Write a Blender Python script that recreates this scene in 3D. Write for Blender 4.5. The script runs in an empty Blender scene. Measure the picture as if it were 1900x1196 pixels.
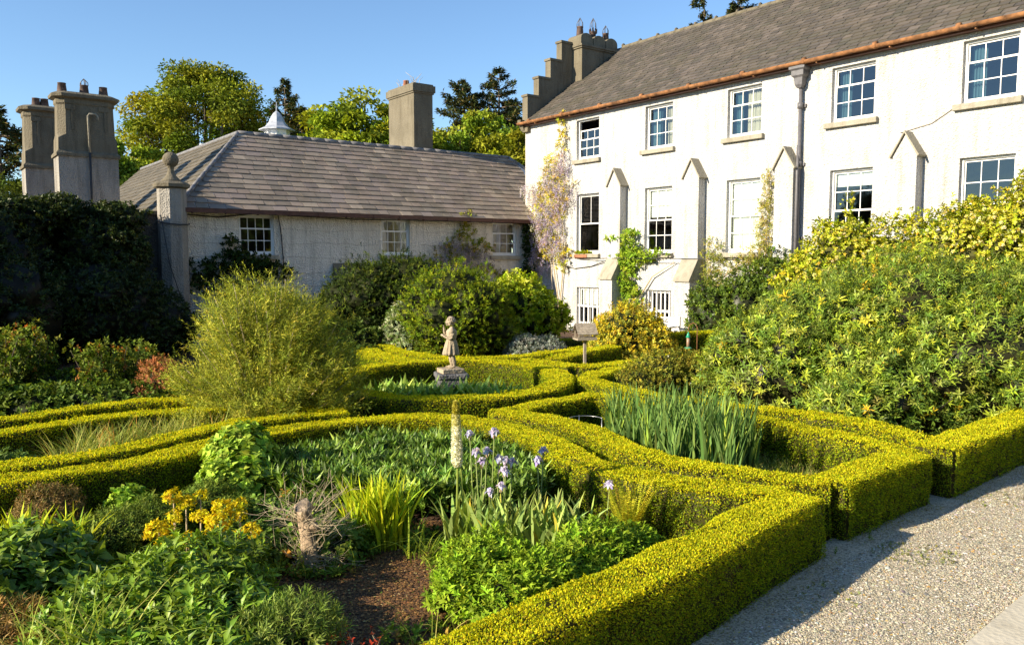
import bpy, math, random
import numpy as np
from mathutils import Vector, Matrix
random.seed(7)
RNG = np.random.default_rng(11)
sc = bpy.context.scene
COL = sc.collection

# ------------------------------------------------------------------ camera, sky, sun, exposure
CAM_H = 2.45
cam = bpy.data.cameras.new('camera'); camo = bpy.data.objects.new('camera', cam); COL.objects.link(camo)
camo.location = (0, 0, CAM_H); camo.rotation_euler = (math.radians(90 - 4.498), 0, 0)
cam.sensor_width = 36; cam.lens = 36 * 1500 / 1900; cam.clip_end = 2000; cam.clip_start = 0.05
sc.camera = camo
SUN_AZ, SUN_EL = math.radians(62), math.radians(22.5)        # heading the light travels to, height of the sun
world = bpy.data.worlds.new('World'); sc.world = world; world.use_nodes = True
nt = world.node_tree; nt.nodes.clear()
sky = nt.nodes.new('ShaderNodeTexSky'); sky.sky_type = 'NISHITA'; sky.sun_disc = False
sky.sun_elevation = SUN_EL; sky.sun_rotation = SUN_AZ + math.pi
sky.air_density = 1.0; sky.dust_density = 0.0; sky.ozone_density = 2.0; sky.altitude = 50
bg = nt.nodes.new('ShaderNodeBackground'); bg.inputs['Strength'].default_value = 0.078
wo = nt.nodes.new('ShaderNodeOutputWorld')
tint = nt.nodes.new('ShaderNodeMix'); tint.data_type = 'RGBA'; tint.blend_type = 'MULTIPLY'; tint.inputs[0].default_value = 1; tint.inputs[7].default_value = (1.04, 1.20, 1.36, 1)
nt.links.new(sky.outputs[0], tint.inputs[6]); nt.links.new(tint.outputs[2], bg.inputs[0]); nt.links.new(bg.outputs[0], wo.inputs[0])
sun = bpy.data.lights.new('sun', 'SUN'); sun.energy = 5.0; sun.angle = math.radians(0.5); sun.color = (1.0, 0.87, 0.67)
suno = bpy.data.objects.new('sun', sun); COL.objects.link(suno); suno.location = (-30, -20, 25)
suno.rotation_euler = Vector((math.sin(SUN_AZ) * math.cos(SUN_EL), math.cos(SUN_AZ) * math.cos(SUN_EL), -math.sin(SUN_EL))).to_track_quat('-Z', 'Y').to_euler()
sc.view_settings.view_transform = 'Standard'; sc.view_settings.look = 'None'
sc.view_settings.exposure = 1.0; sc.view_settings.gamma = 1.0
sc.cycles.max_bounces = 6; sc.cycles.transparent_max_bounces = 6; sc.cycles.diffuse_bounces = 4

# ------------------------------------------------------------------ materials
def mat_base(name):
    m = bpy.data.materials.new(name); m.use_nodes = True
    n = m.node_tree; b = n.nodes['Principled BSDF']
    return m, n, b
def N(n, t, **kw):
    o = n.nodes.new(t)
    for k, v in kw.items():
        if k.startswith('_'): setattr(o, k[1:], v)
        else: o.inputs[k.replace('_', ' ')].default_value = v
    return o
def ramp(n, fac, stops):
    r = n.nodes.new('ShaderNodeValToRGB'); e = r.color_ramp.elements
    while len(e) < len(stops): e.new(0.5)
    for i, (p, c) in enumerate(stops): e[i].position = p; e[i].color = (c[0], c[1], c[2], 1)
    n.links.new(fac, r.inputs[0]); return r.outputs[0]
def coord(n, which='Object'):
    return n.nodes.new('ShaderNodeTexCoord').outputs[which]
def noise(n, co, scale, detail=4, rough=0.6):
    o = N(n, 'ShaderNodeTexNoise', Scale=scale, Detail=detail, Roughness=rough); n.links.new(co, o.inputs['Vector']); return o.outputs['Fac']
def bump(n, b, h, strength, dist, prev=None):
    o = N(n, 'ShaderNodeBump', Strength=strength, Distance=dist); n.links.new(h, o.inputs['Height'])
    if prev: n.links.new(prev, o.inputs['Normal'])
    n.links.new(o.outputs[0], b.inputs['Normal']); return o.outputs[0]
def mixc(n, fac, a, c, mode='MIX'):
    o = n.nodes.new('ShaderNodeMix'); o.data_type = 'RGBA'; o.blend_type = mode
    for s, v in ((0, fac), (6, a), (7, c)):
        if isinstance(v, (int, float)): o.inputs[s].default_value = v
        elif isinstance(v, tuple): o.inputs[s].default_value = (v[0], v[1], v[2], 1)
        else: n.links.new(v, o.inputs[s])
    return o.outputs[2]
def simple(name, c, rough=0.6, metal=0.0, var=0.15, scale=8, bmp=0.0, bscale=60, spec=0.5):
    m, n, b = mat_base(name); co = coord(n)
    f = noise(n, co, scale)
    lo = tuple(x * (1 - var) for x in c); hi = tuple(min(1, x * (1 + var)) for x in c)
    n.links.new(ramp(n, f, [(0.3, lo), (0.7, hi)]), b.inputs['Base Color'])
    b.inputs['Roughness'].default_value = rough; b.inputs['Metallic'].default_value = metal
    b.inputs['Specular IOR Level'].default_value = spec
    if bmp: bump(n, b, noise(n, co, bscale, 3), bmp, 0.01)
    return m
def leafmat(name, trans=0.24, rough=0.6, spec=0.12):
    m, n, b = mat_base(name)
    a = n.nodes.new('ShaderNodeAttribute'); a.attribute_name = 'Col'
    n.links.new(a.outputs['Color'], b.inputs['Base Color'])
    b.inputs['Roughness'].default_value = rough; b.inputs['Specular IOR Level'].default_value = spec
    t = n.nodes.new('ShaderNodeBsdfTranslucent')
    n.links.new(mixc(n, 1.0, a.outputs['Color'], (1.25, 1.2, 0.55), 'MULTIPLY'), t.inputs[0])
    mx = n.nodes.new('ShaderNodeMixShader'); mx.inputs[0].default_value = trans
    n.links.new(b.outputs[0], mx.inputs[1]); n.links.new(t.outputs[0], mx.inputs[2])
    n.links.new(mx.outputs[0], n.nodes['Material Output'].inputs[0])
    return m
LEAF = leafmat('leaf'); GLOSSY_LEAF = leafmat('glossy_leaf', 0.25, 0.42, 0.28); PETAL = leafmat('petal', 0.3, 0.6, 0.15); HEDGE = leafmat('hedge_leaf', 0.42, 0.6, 0.10)
def roughcast(name, c1, c2, stain, bs=1.0, pit=0.0):
    m, n, b = mat_base(name); co = coord(n)
    f = noise(n, co, 1.3, 6); f2 = noise(n, co, 9, 5)
    mp = N(n, 'ShaderNodeMapping'); mp.inputs['Scale'].default_value = (3, 3, 0.35); n.links.new(co, mp.inputs[0])
    st = noise(n, mp.outputs[0], 1.6, 6, 0.7)
    base = ramp(n, f, [(0.35, c1), (0.65, c2)])
    g = mixc(n, ramp(n, st, [(0.48, (0, 0, 0)), (0.74, (0.8, 0.8, 0.8))]), base, stain)
    pv = N(n, 'ShaderNodeTexVoronoi', Scale=30); n.links.new(co, pv.inputs['Vector'])
    if pit: g = mixc(n, ramp(n, pv.outputs['Distance'], [(0.0, (pit * 2.2,) * 3), (0.22, (0, 0, 0))]), g, stain)
    g = mixc(n, ramp(n, f2, [(0.58, (0, 0, 0)), (0.72, (0.35, 0.35, 0.35))]), g, stain)
    n.links.new(g, b.inputs['Base Color']); b.inputs['Roughness'].default_value = 0.95; b.inputs['Specular IOR Level'].default_value = 0.1
    v = N(n, 'ShaderNodeTexVoronoi', Scale=26); n.links.new(co, v.inputs['Vector'])
    p = bump(n, b, v.outputs['Distance'], 0.8 * bs, 0.03)
    bump(n, b, noise(n, co, 14, 5), 0.5 * bs, 0.03, p)
    return m
M_WHITE = roughcast('white_roughcast', (0.50, 0.495, 0.475), (0.58, 0.575, 0.56), (0.33, 0.29, 0.22), 1.1, 0.20)
M_WING = roughcast('aged_roughcast', (0.88, 0.79, 0.66), (0.94, 0.86, 0.73), (0.52, 0.46, 0.35), 1.6)
M_RENDER = roughcast('grey_render', (0.155, 0.135, 0.095), (0.20, 0.175, 0.125), (0.09, 0.075, 0.05), 0.5)
M_RCGREY = roughcast('grey_roughcast', (0.28, 0.26, 0.225), (0.37, 0.345, 0.30), (0.15, 0.135, 0.11), 1.0)
M_STONE = roughcast('sandstone', (0.31, 0.285, 0.22), (0.39, 0.36, 0.285), (0.20, 0.175, 0.125), 0.4)
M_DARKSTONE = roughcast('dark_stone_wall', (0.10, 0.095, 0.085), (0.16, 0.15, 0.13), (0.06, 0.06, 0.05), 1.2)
M_STATUE = roughcast('weathered_statue_stone', (0.36, 0.29, 0.20), (0.48, 0.40, 0.29), (0.20, 0.17, 0.12), 0.45)
M_PLINTH = roughcast('lichen_plinth_stone', (0.11, 0.11, 0.115), (0.17, 0.17, 0.17), (0.22, 0.22, 0.20), 0.7)
M_PAINT = simple('white_paint', (0.80, 0.79, 0.76), 0.45, var=0.04)
M_RUST = simple('rusty_iron', (0.25, 0.11, 0.04), 0.85, var=0.7, scale=5, bmp=0.4)
M_GUTTER = simple('dark_brown_gutter', (0.10, 0.035, 0.02), 0.6, var=0.3)
M_LEAD = simple('lead_grey', (0.38, 0.40, 0.44), 0.5, var=0.25, scale=6, bmp=0.2)
M_IRON = simple('grey_painted_iron', (0.12, 0.115, 0.12), 0.5, var=0.25, scale=10)
M_RIDGE = simple('dull_lead_ridge', (0.17, 0.165, 0.165), 0.6, var=0.35, scale=5, bmp=0.3)
M_BLACK = simple('black_cable', (0.03, 0.03, 0.03), 0.6)
M_POT = simple('sooty_clay_pot', (0.11, 0.07, 0.055), 0.85, var=0.5, scale=7)
M_TERRA = simple('terracotta_pot', (0.30, 0.12, 0.06), 0.85, var=0.4, scale=7)
M_WOOD = simple('weathered_wood', (0.36, 0.30, 0.22), 0.8, var=0.35, scale=20, bmp=0.3)
M_BARK = simple('bark', (0.13, 0.10, 0.07), 0.9, var=0.4, scale=12, bmp=0.6, bscale=30)
M_DEAD = simple('dead_wood', (0.34, 0.25, 0.16), 0.9, var=0.55, scale=26, bmp=1.0, bscale=44)
M_TWIG = simple('pale_twig', (0.50, 0.40, 0.25), 0.8, var=0.3, scale=20)
M_CURTAIN = simple('curtain_cloth', (0.52, 0.49, 0.40), 0.9, var=0.1)
M_TEAL = simple('teal_curtain', (0.07, 0.15, 0.19), 0.9, var=0.1)
M_BLIND = simple('white_blind', (0.86, 0.85, 0.80), 0.9, var=0.03)
M_ROOM = simple('dim_room', (0.16, 0.14, 0.12), 0.9, var=0.3, scale=1.2)
M_GREENPL = simple('green_plastic', (0.02, 0.30, 0.16), 0.35)
M_SEED = simple('seed_tube', (0.35, 0.22, 0.14), 0.4, var=0.4, scale=80)
M_WIRE = simple('galvanised_wire', (0.45, 0.46, 0.46), 0.35, metal=0.8)
def slatemat(name):
    m, n, b = mat_base(name); co = coord(n)
    a = n.nodes.new('ShaderNodeAttribute'); a.attribute_name = 'Col'
    f = noise(n, co, 1.1, 7, 0.7); f2 = noise(n, co, 34, 4)
    c = mixc(n, ramp(n, f, [(0.46, (0, 0, 0)), (0.70, (0.6, 0.6, 0.6))]), a.outputs['Color'], (0.10, 0.085, 0.055))
    c = mixc(n, ramp(n, f2, [(0.60, (0, 0, 0)), (0.72, (0.4, 0.4, 0.4))]), c, (0.26, 0.23, 0.17))
    n.links.new(c, b.inputs['Base Color']); b.inputs['Roughness'].default_value = 0.7; b.inputs['Specular IOR Level'].default_value = 0.25
    bump(n, b, f2, 0.4, 0.01); return m
M_SLATE = slatemat('slate')
def glassmat():
    m = bpy.data.materials.new('window_glass'); m.use_nodes = True; n = m.node_tree; n.nodes.clear()
    out = n.nodes.new('ShaderNodeOutputMaterial'); g = N(n, 'ShaderNodeBsdfGlossy', Roughness=0.03)
    g.inputs['Color'].default_value = (0.9, 0.95, 1, 1)
    t = n.nodes.new('ShaderNodeBsdfTransparent'); t.inputs[0].default_value = (0.75, 0.8, 0.78, 1)
    fr = N(n, 'ShaderNodeFresnel', IOR=1.9); mx = n.nodes.new('ShaderNodeMixShader')
    bp = N(n, 'ShaderNodeBump', Strength=0.12, Distance=0.02); n.links.new(noise(n, coord(n), 2.5, 2), bp.inputs['Height'])
    n.links.new(bp.outputs[0], g.inputs['Normal'])
    n.links.new(fr.outputs[0], mx.inputs[0]); n.links.new(t.outputs[0], mx.inputs[1]); n.links.new(g.outputs[0], mx.inputs[2])
    n.links.new(mx.outputs[0], out.inputs[0]); return m
M_GLASS = glassmat()
def soilmat():
    m, n, b = mat_base('soil'); co = coord(n)
    f = noise(n, co, 1.6, 6); f2 = noise(n, co, 34, 6, 0.75)
    c = ramp(n, f, [(0.3, (0.06, 0.032, 0.017)), (0.7, (0.14, 0.072, 0.036))])
    c = mixc(n, ramp(n, f2, [(0.45, (0, 0, 0)), (0.75, (0.8, 0.8, 0.8))]), c, (0.20, 0.115, 0.06))
    n.links.new(c, b.inputs['Base Color']); b.inputs['Roughness'].default_value = 0.95
    p = bump(n, b, f2, 1.0, 0.03); bump(n, b, noise(n, co, 7, 6), 1.0, 0.12, p); return m
def gravelmat():
    m, n, b = mat_base('gravel'); co = coord(n)
    v = N(n, 'ShaderNodeTexVoronoi', Scale=88, Randomness=1.0); n.links.new(co, v.inputs['Vector'])
    w = n.nodes.new('ShaderNodeSeparateColor'); n.links.new(v.outputs['Color'], w.inputs[0])
    c = ramp(n, w.outputs[0], [(0.0, (0.15, 0.125, 0.08)), (0.35, (0.45, 0.39, 0.27)), (0.6, (0.58, 0.50, 0.34)), (0.85, (0.68, 0.60, 0.42)), (1.0, (0.80, 0.72, 0.54))])
    big = noise(n, co, 0.9, 5)
    c = mixc(n, ramp(n, big, [(0.45, (0, 0, 0)), (0.7, (0.5, 0.5, 0.5))]), c, (0.48, 0.42, 0.30))
    n.links.new(c, b.inputs['Base Color']); b.inputs['Roughness'].default_value = 0.85
    p = bump(n, b, v.outputs['Distance'], -1.0, 0.02) if False else None
    inv = N(n, 'ShaderNodeMath', _operation='SUBTRACT'); inv.inputs[0].default_value = 1; n.links.new(v.outputs['Distance'], inv.inputs[1])
    p = bump(n, b, inv.outputs[0], 0.9, 0.012); bump(n, b, noise(n, co, 4, 5), 0.5, 0.06, p); return m
M_SOIL = soilmat(); M_GRAVEL = gravelmat()
M_PAVE = roughcast('terrace_stone', (0.58, 0.52, 0.39), (0.68, 0.61, 0.47), (0.42, 0.37, 0.27), 0.15)
def attrmat(name, rough=0.85):
    m, n, b = mat_base(name); a = n.nodes.new('ShaderNodeAttribute'); a.attribute_name = 'Col'
    n.links.new(a.outputs['Color'], b.inputs['Base Color']); b.inputs['Roughness'].default_value = rough; return m
M_ATTR = attrmat('pebble')

# ------------------------------------------------------------------ scene graph helpers
def tag(o, label, cat, group=None, kind=None):
    o['label'] = label; o['category'] = cat
    if group: o['group'] = group
    if kind: o['kind'] = kind
    return o
def thing(name, label, cat, loc=(0, 0, 0), rz=0.0, group=None):
    o = bpy.data.objects.new(name, None); COL.objects.link(o); o.empty_display_size = 0.2
    o.location = loc; o.rotation_euler = (0, 0, rz); return tag(o, label, cat, group)
def link(name, me, mat, parent=None):
    if mat is not None and len(me.materials) == 0: me.materials.append(mat)
    o = bpy.data.objects.new(name, me); COL.objects.link(o)
    if parent is not None: o.parent = parent
    return o
class MB:
    """collects plain shapes; build() makes one mesh object"""
    def __init__(s): s.v = []; s.f = []; s.c = []; s.sm = []
    def add(s, vs, fs, c=None, smooth=False):
        o = len(s.v); s.v += [tuple(p) for p in vs]; s.f += [tuple(o + i for i in f) for f in fs]
        s.c += [c or (1, 1, 1)] * len(vs); s.sm += [smooth] * len(fs); return s
    def box(s, x0, x1, y0, y1, z0, z1, c=None):
        v = [(x, y, z) for z in (z0, z1) for y in (y0, y1) for x in (x0, x1)]
        return s.add(v, [(0, 2, 3, 1), (4, 5, 7, 6), (0, 1, 5, 4), (2, 6, 7, 3), (0, 4, 6, 2), (1, 3, 7, 5)], c)
    def quad(s, *p, c=None): return s.add(p, [tuple(range(len(p)))], c)
    def tube(s, pts, rad, k=8, c=None, cap=True):
        pts = [Vector(p) for p in pts]; rad = rad if hasattr(rad, '__len__') else [rad] * len(pts)
        vs = []; fs = []; prev = None
        for i, p in enumerate(pts):
            d = (pts[min(i + 1, len(pts) - 1)] - pts[max(i - 1, 0)])
            d = d.normalized() if d.length > 1e-9 else Vector((0, 0, 1))
            if prev is None: a = d.orthogonal().normalized()
            else:
                a = prev - d * prev.dot(d); a = a.normalized() if a.length > 1e-6 else d.orthogonal().normalized()
            prev = a; bb = d.cross(a)
            for j in range(k):
                t = 2 * math.pi * j / k; vs.append(p + (a * math.cos(t) + bb * math.sin(t)) * rad[i])
        for i in range(len(pts) - 1):
            for j in range(k): fs.append((i * k + j, i * k + (j + 1) % k, (i + 1) * k + (j + 1) % k, (i + 1) * k + j))
        if cap: fs.append(tuple(range(k))[::-1]); fs.append(tuple((len(pts) - 1) * k + j for j in range(k)))
        return s.add(vs, fs, c, True)
    def lathe(s, prof, cx=0, cy=0, k=16, c=None, rot=0.0, smooth=True, sx=1, sy=1):
        vs = []; fs = []
        for r, z in prof:
            for j in range(k):
                t = 2 * math.pi * j / k + rot; vs.append((cx + r * math.cos(t) * sx, cy + r * math.sin(t) * sy, z))
        for i in range(len(prof) - 1):
            for j in range(k): fs.append((i * k + j, i * k + (j + 1) % k, (i + 1) * k + (j + 1) % k, (i + 1) * k + j))
        fs.append(tuple(range(k))[::-1]); fs.append(tuple((len(prof) - 1) * k + j for j in range(k)))
        return s.add(vs, fs, c, smooth)
    def prism(s, poly, z0, z1, c=None):
        n = len(poly); vs = [(x, y, z0) for x, y in poly] + [(x, y, z1) for x, y in poly]
        fs = [(i, (i + 1) % n, n + (i + 1) % n, n + i) for i in range(n)] + [tuple(range(n))[::-1], tuple(range(n, 2 * n))]
        return s.add(vs, fs, c)
    def loft(s, rings, c=None, smooth=False):
        k = len(rings[0]); vs = [p for r in rings for p in r]; fs = []
        for i in range(len(rings) - 1):
            for j in range(k): fs.append((i * k + j, i * k + (j + 1) % k, (i + 1) * k + (j + 1) % k, (i + 1) * k + j))
        fs.append(tuple(range(k))[::-1]); fs.append(tuple((len(rings) - 1) * k + j for j in range(k)))
        return s.add(vs, fs, c, smooth)
    def build(s, name, mat, parent=None, bevel=0.0):
        me = bpy.data.meshes.new(name); me.from_pydata(s.v, [], s.f)
        a = me.attributes.new('Col', 'FLOAT_COLOR', 'POINT')
        a.data.foreach_set('color', np.array([(c[0], c[1], c[2], 1.0) for c in s.c], np.float32).ravel())
        me.polygons.foreach_set('use_smooth', s.sm); me.update()
        o = link(name, me, mat, parent)
        if bevel:
            b = o.modifiers.new('bevel', 'BEVEL'); b.width = bevel; b.segments = 2; b.limit_method = 'ANGLE'
        return o

class NB:
    """numpy mesh collector for foliage: triangles or quads with a colour per vertex"""
    def __init__(s): s.V = []; s.F = []; s.C = []; s.n = 0
    def add(s, V, F, C):
        V = np.asarray(V, np.float32).reshape(-1, 3); C = np.asarray(C, np.float32).reshape(-1, 3)
        s.V.append(V); s.F.append(np.asarray(F, np.int64) + s.n); s.C.append(C); s.n += len(V)
    def build(s, name, mat, parent=None, smooth=False):
        V = np.concatenate(s.V); C = np.concatenate(s.C)
        tot = np.concatenate([np.full(len(f), f.shape[1], np.int32) for f in s.F]); loops = np.concatenate([f.ravel() for f in s.F]).astype(np.int32)
        me = bpy.data.meshes.new(name); me.vertices.add(len(V)); me.vertices.foreach_set('co', V.ravel())
        me.loops.add(len(loops)); me.loops.foreach_set('vertex_index', loops)
        me.polygons.add(len(tot)); st = np.concatenate([[0], np.cumsum(tot)[:-1]]).astype(np.int32)
        me.polygons.foreach_set('loop_start', st); me.polygons.foreach_set('loop_total', tot)
        me.update(calc_edges=True)
        a = me.attributes.new('Col', 'FLOAT_COLOR', 'POINT')
        a.data.foreach_set('color', np.concatenate([C, np.ones((len(C), 1), np.float32)], 1).ravel())
        if smooth: me.polygons.foreach_set('use_smooth', np.ones(len(tot), bool))
        return link(name, me, mat, parent)

def nrm(a): return a / np.maximum(np.linalg.norm(a, axis=-1, keepdims=True), 1e-9)
def rnd(n, d=3): return RNG.normal(size=(n, d))
def pick(pal, n, jit=0.18):
    """pal: list of (weight, (r,g,b))"""
    w = np.array([p[0] for p in pal], float); w /= w.sum()
    c = np.array([p[1] for p in pal], float)[RNG.choice(len(pal), n, p=w)]
    fol = c[:, 2] < 0.5 * c[:, :2].max(1); c = np.where(fol[:, None], c * np.array([1.20, 1.24, 0.72]), c)
    return np.clip(c * (1 + jit * RNG.normal(size=(n, 1))) * (1 + 0.06 * RNG.normal(size=(n, 3))), 0.004, 0.9)
class Lump:
    """smooth random field over directions or positions"""
    def __init__(s, f=2.5, k=10, seed=0):
        r = np.random.default_rng(seed); s.k = r.normal(size=(k, 3)) * f; s.p = r.uniform(0, 6.28, k)
    def __call__(s, P): return np.sin(P @ s.k.T + s.p).mean(1) * 1.6
def leaves(nb, P, D, Nn, L, W, C, fold=0.15, curl=0.15, rich=True, tipc=None):
    """leaf blades: base P, direction D, upper side Nn"""
    n = len(P); D = nrm(D); S = nrm(np.cross(D, Nn)); U = np.cross(S, D)
    L = np.broadcast_to(np.asarray(L, float).reshape(-1, 1), (n, 1)); W = np.broadcast_to(np.asarray(W, float).reshape(-1, 1), (n, 1))
    m = P + D * L * 0.45 + U * L * curl * 0.5; t = P + D * L * 0.97 - U * L * curl
    a = m + S * W * 0.5 + U * W * fold; b = m - S * W * 0.5 + U * W * fold
    if rich:
        V = np.stack([P, m, t, a, b], 1).reshape(-1, 3); o = np.arange(n)[:, None] * 5
        F = np.concatenate([o + np.array([[0, 3, 1]]), o + np.array([[0, 1, 4]]), o + np.array([[1, 3, 2]]), o + np.array([[1, 2, 4]])])
        nb.add(V, F, np.repeat(C, 5, 0))
    else:
        V = np.stack([P, a, t, b], 1).reshape(-1, 3); o = np.arange(n)[:, None] * 4
        nb.add(V, o + np.array([[0, 1, 2, 3]]), np.repeat(C, 4, 0))
def sprigs(nb, P, D, k, stem, L, W, pal, spread=1.0, rich=True, jit=0.18, newc=None, newf=0.0, curl=0.15):
    """k leaves set spirally round each shoot (base P, direction D)"""
    n = len(P); D = nrm(D); A = nrm(np.cross(D, rnd(n))); B = np.cross(D, A)
    cb = pick(pal, n, jit)
    if newc is not None:
        q = RNG.random(n) < newf; cb[q] = pick(newc, int(q.sum()), jit)
    i = np.arange(n).repeat(k); j = np.tile(np.arange(k), n); t = (j + 0.5) / k
    az = j * 2.399 + RNG.uniform(0, 6.28, n)[i] + RNG.normal(size=n * k) * 0.25
    R = A[i] * np.cos(az)[:, None] + B[i] * np.sin(az)[:, None]
    ph = spread * (1.15 - 0.55 * t) + RNG.normal(size=n * k) * 0.15
    Dl = D[i] * np.cos(ph)[:, None] + R * np.sin(ph)[:, None]
    Nn = D[i] * np.sin(ph)[:, None] - R * np.cos(ph)[:, None] + rnd(n * k) * 0.1
    sz = (0.75 + 0.5 * RNG.random(n * k)) * (0.85 + 0.3 * np.sin(t * 3.1))
    sz = sz * (0.62 + 0.76 * RNG.random(n))[i]; C = cb[i] * (1 + 0.1 * RNG.normal(size=(n * k, 1)))
    leaves(nb, P[i] + D[i] * (stem * t)[:, None], Dl, Nn, L * sz, W * sz, np.clip(C, 0.003, 0.9), rich=rich, curl=curl)
def blob(nb, c, r, lump, amp, col, sub=3, f=0.82, zmin=None):
    """lumpy closed body of twigs inside a bush"""
    import bmesh
    bm = bmesh.new(); bmesh.ops.create_icosphere(bm, subdivisions=sub, radius=1.0)
    V = np.array([v.co[:] for v in bm.verts]); F = np.array([[v.index for v in fc.verts] for fc in bm.faces]); bm.free()
    V = V * (1 + amp * lump(V))[:, None] * np.array(r) * f + np.array(c)
    if zmin is not None: V[:, 2] = np.maximum(V[:, 2], zmin)
    nb.add(V, F, np.tile(np.array(col), (len(V), 1)) * (1 + 0.2 * rnd(len(V), 1)))
def shell(n, c, r, lump, amp, zlo=-0.6, depth=0.25):
    d = nrm(rnd(int(n * 2.2) + 20)); d = d[d[:, 2] > zlo][:n]; n = len(d)
    rr = (1 + amp * lump(d)) * (1 - depth * RNG.random(n) ** 1.5)
    return d * rr[:, None] * np.array(r) + np.array(c), nrm(d / np.array(r))
def bush(name, label, cat, parts, pal, n=3000, k=6, stem=0.06, L=0.05, W=0.02, amp=0.18, f=2.6, up=0.5, spread=1.0, mat=None,
         core=(0.030, 0.036, 0.012), newc=None, newf=0.0, rich=True, seed=1, depth=0.25, zlo=-0.6, group=None, coref=0.8, twigs=0, flowers=None, jit=0.18, knobs=0, kr=(0.22, 0.38), gapt=0.55):
    """parts: list of ((cx,cy,cz),(rx,ry,rz)); leafy shrub = shoots over lumpy bodies; origin at the base of the first"""
    kk = np.random.default_rng(seed + 999); parts = list(parts)
    for (c, r) in list(parts):
        for _ in range(knobs):
            d = nrm(kk.normal(size=3)); d[2] = abs(d[2]) * 1.0 - 0.25; d[1] = d[1] if d[1] < 0.3 else -d[1]; e = kk.uniform(*kr); rr_ = np.array(r) * e * np.array([1, 1, kk.uniform(0.7, 1.0)])
            cc = np.array(c) + d * np.array(r) * 0.86
            if cc[2] > 0.08: parts.append((tuple(cc), tuple(rr_)))
    base = np.array([parts[0][0][0], parts[0][0][1], 0.0]); root = thing(name, label, cat, tuple(base), group=group)
    nb = NB(); area = [p[1][0] * p[1][1] + p[1][0] * p[1][2] + p[1][1] * p[1][2] for p in parts]; tot = sum(area)
    pts = []
    for q, (c, r) in enumerate(parts):
        lump = Lump(f, 12, seed + q * 17); fine = Lump(f * 3.2, 14, seed + q * 31)
        lm = lambda P, a=lump, b=fine: a(P) + 0.5 * b(P)
        c = np.array(c) - base
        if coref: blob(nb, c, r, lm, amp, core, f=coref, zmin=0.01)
        P, Nn = shell(int(n * area[q] / tot), c, r, lm, amp, zlo, depth)
        hole = (Lump(2.4 / min(r), 12, seed + q * 7 + 5)(P + 3.3) > gapt) & (RNG.random(len(P)) < 0.8); ok = (P[:, 2] > 0.02) & ~hole; P, Nn = P[ok], Nn[ok]
        P = P + Nn * ((RNG.random(len(P)) < 0.05) * RNG.random(len(P)) * (0.03 + 0.10 * min(r)))[:, None]
        D = nrm(Nn + np.array([0, 0, up]) + rnd(len(P)) * 0.35)
        sprigs(nb, P, D, k, stem, L, W, pal, spread, rich, jit, newc, newf); pts.append((P, Nn))
    nb.build('foliage', mat or LEAF, root)
    mb = MB()
    for (pc, pr) in parts[:twigs]:
        for _ in range(14):
            d = nrm(kk.normal(size=3)); d[2] = abs(d[2]); e = np.array(pc) - base + d * np.array(pr) * kk.uniform(0.85, 1.06); s0 = np.array(pc) - base; s0 = np.array([s0[0], s0[1], 0.05]); m_ = (s0 + e) / 2 + kk.normal(size=3) * 0.1; mb.tube([s0, m_, e], [0.022, 0.014, 0.005], 5)
    c, r = np.array(parts[0][0]) - base, parts[0][1]
    for q in range(5):
        a = random.uniform(0, 6.28); e = random.uniform(0.2, 0.7)
        mb.tube([(0.03 * math.cos(a), 0.03 * math.sin(a), 0), (r[0] * e * 0.4 * math.cos(a), r[1] * e * 0.4 * math.sin(a), c[2] * 0.6), (r[0] * e * math.cos(a), r[1] * e * math.sin(a), c[2] + r[2] * 0.4)], [0.03, 0.022, 0.01], 6)
    mb.build('stem', M_BARK, root)
    return root, np.concatenate([p[0] for p in pts]), np.concatenate([p[1] for p in pts]), base
def blades(nb, P, h, w, lean, pal, seg=5, curve=1.6, jit=0.15, face=None, taper=1.5, tipw=0.05, fold=0.0):
    """strap leaves rising from points P"""
    n = len(P); az = RNG.uniform(0, 6.28, n) if face is None else face
    h = np.broadcast_to(h, n) * (0.55 + 0.6 * RNG.random(n)); le = np.broadcast_to(lean, n) * (0.4 + 1.1 * RNG.random(n))
    dirh = np.stack([np.cos(az), np.sin(az), 0 * az], 1); side = np.stack([-np.sin(az), np.cos(az), 0 * az], 1)
    tw = RNG.uniform(-1.2, 1.2, n); side = side * np.cos(tw)[:, None] + dirh * np.sin(tw)[:, None]
    vs = []
    for s in range(seg + 1):
        t = s / seg; c = P + dirh * (h * le * t ** curve)[:, None] + np.array([0, 0, 1.0]) * (h * (t - 0.45 * np.minimum(le, 1.4) * t ** 2.4))[:, None]
        ww = w * max(tipw, (1 - t ** (taper * 1.6)) * (0.7 + 0.6 * math.sin(min(1, t * 1.4) * 1.57)))
        vs += [c - side * ww * 0.5, c + side * ww * 0.5]
    V = np.stack(vs, 1); m = 2 * (seg + 1); o = np.arange(n)[:, None] * m
    F = np.concatenate([o + np.array([[2 * s, 2 * s + 1, 2 * s + 3, 2 * s + 2]]) for s in range(seg)])
    nb.add(V.reshape(-1, 3), F, np.repeat(pick(pal, n, jit), m, 0))
def disc(n, cx, cy, rx, ry, z=0.0):
    a = RNG.uniform(0, 6.28, n); r = np.sqrt(RNG.random(n)); return np.stack([cx + rx * r * np.cos(a), cy + ry * r * np.sin(a), np.full(n, z)], 1)
def clump(name, label, cat, pts_fn, n, h, w, lean, pal, loc, mat=None, group=None, seg=5, curve=1.6, taper=1.5, part='leaf_blades'):
    root = thing(name, label, cat, (loc[0], loc[1], 0), group=group); nb = NB()
    P = pts_fn(n) - np.array([loc[0], loc[1], 0]); blades(nb, P, h, w, lean, pal, seg, curve, taper=taper); nb.build(part, mat or LEAF, root)
    return root
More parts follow.
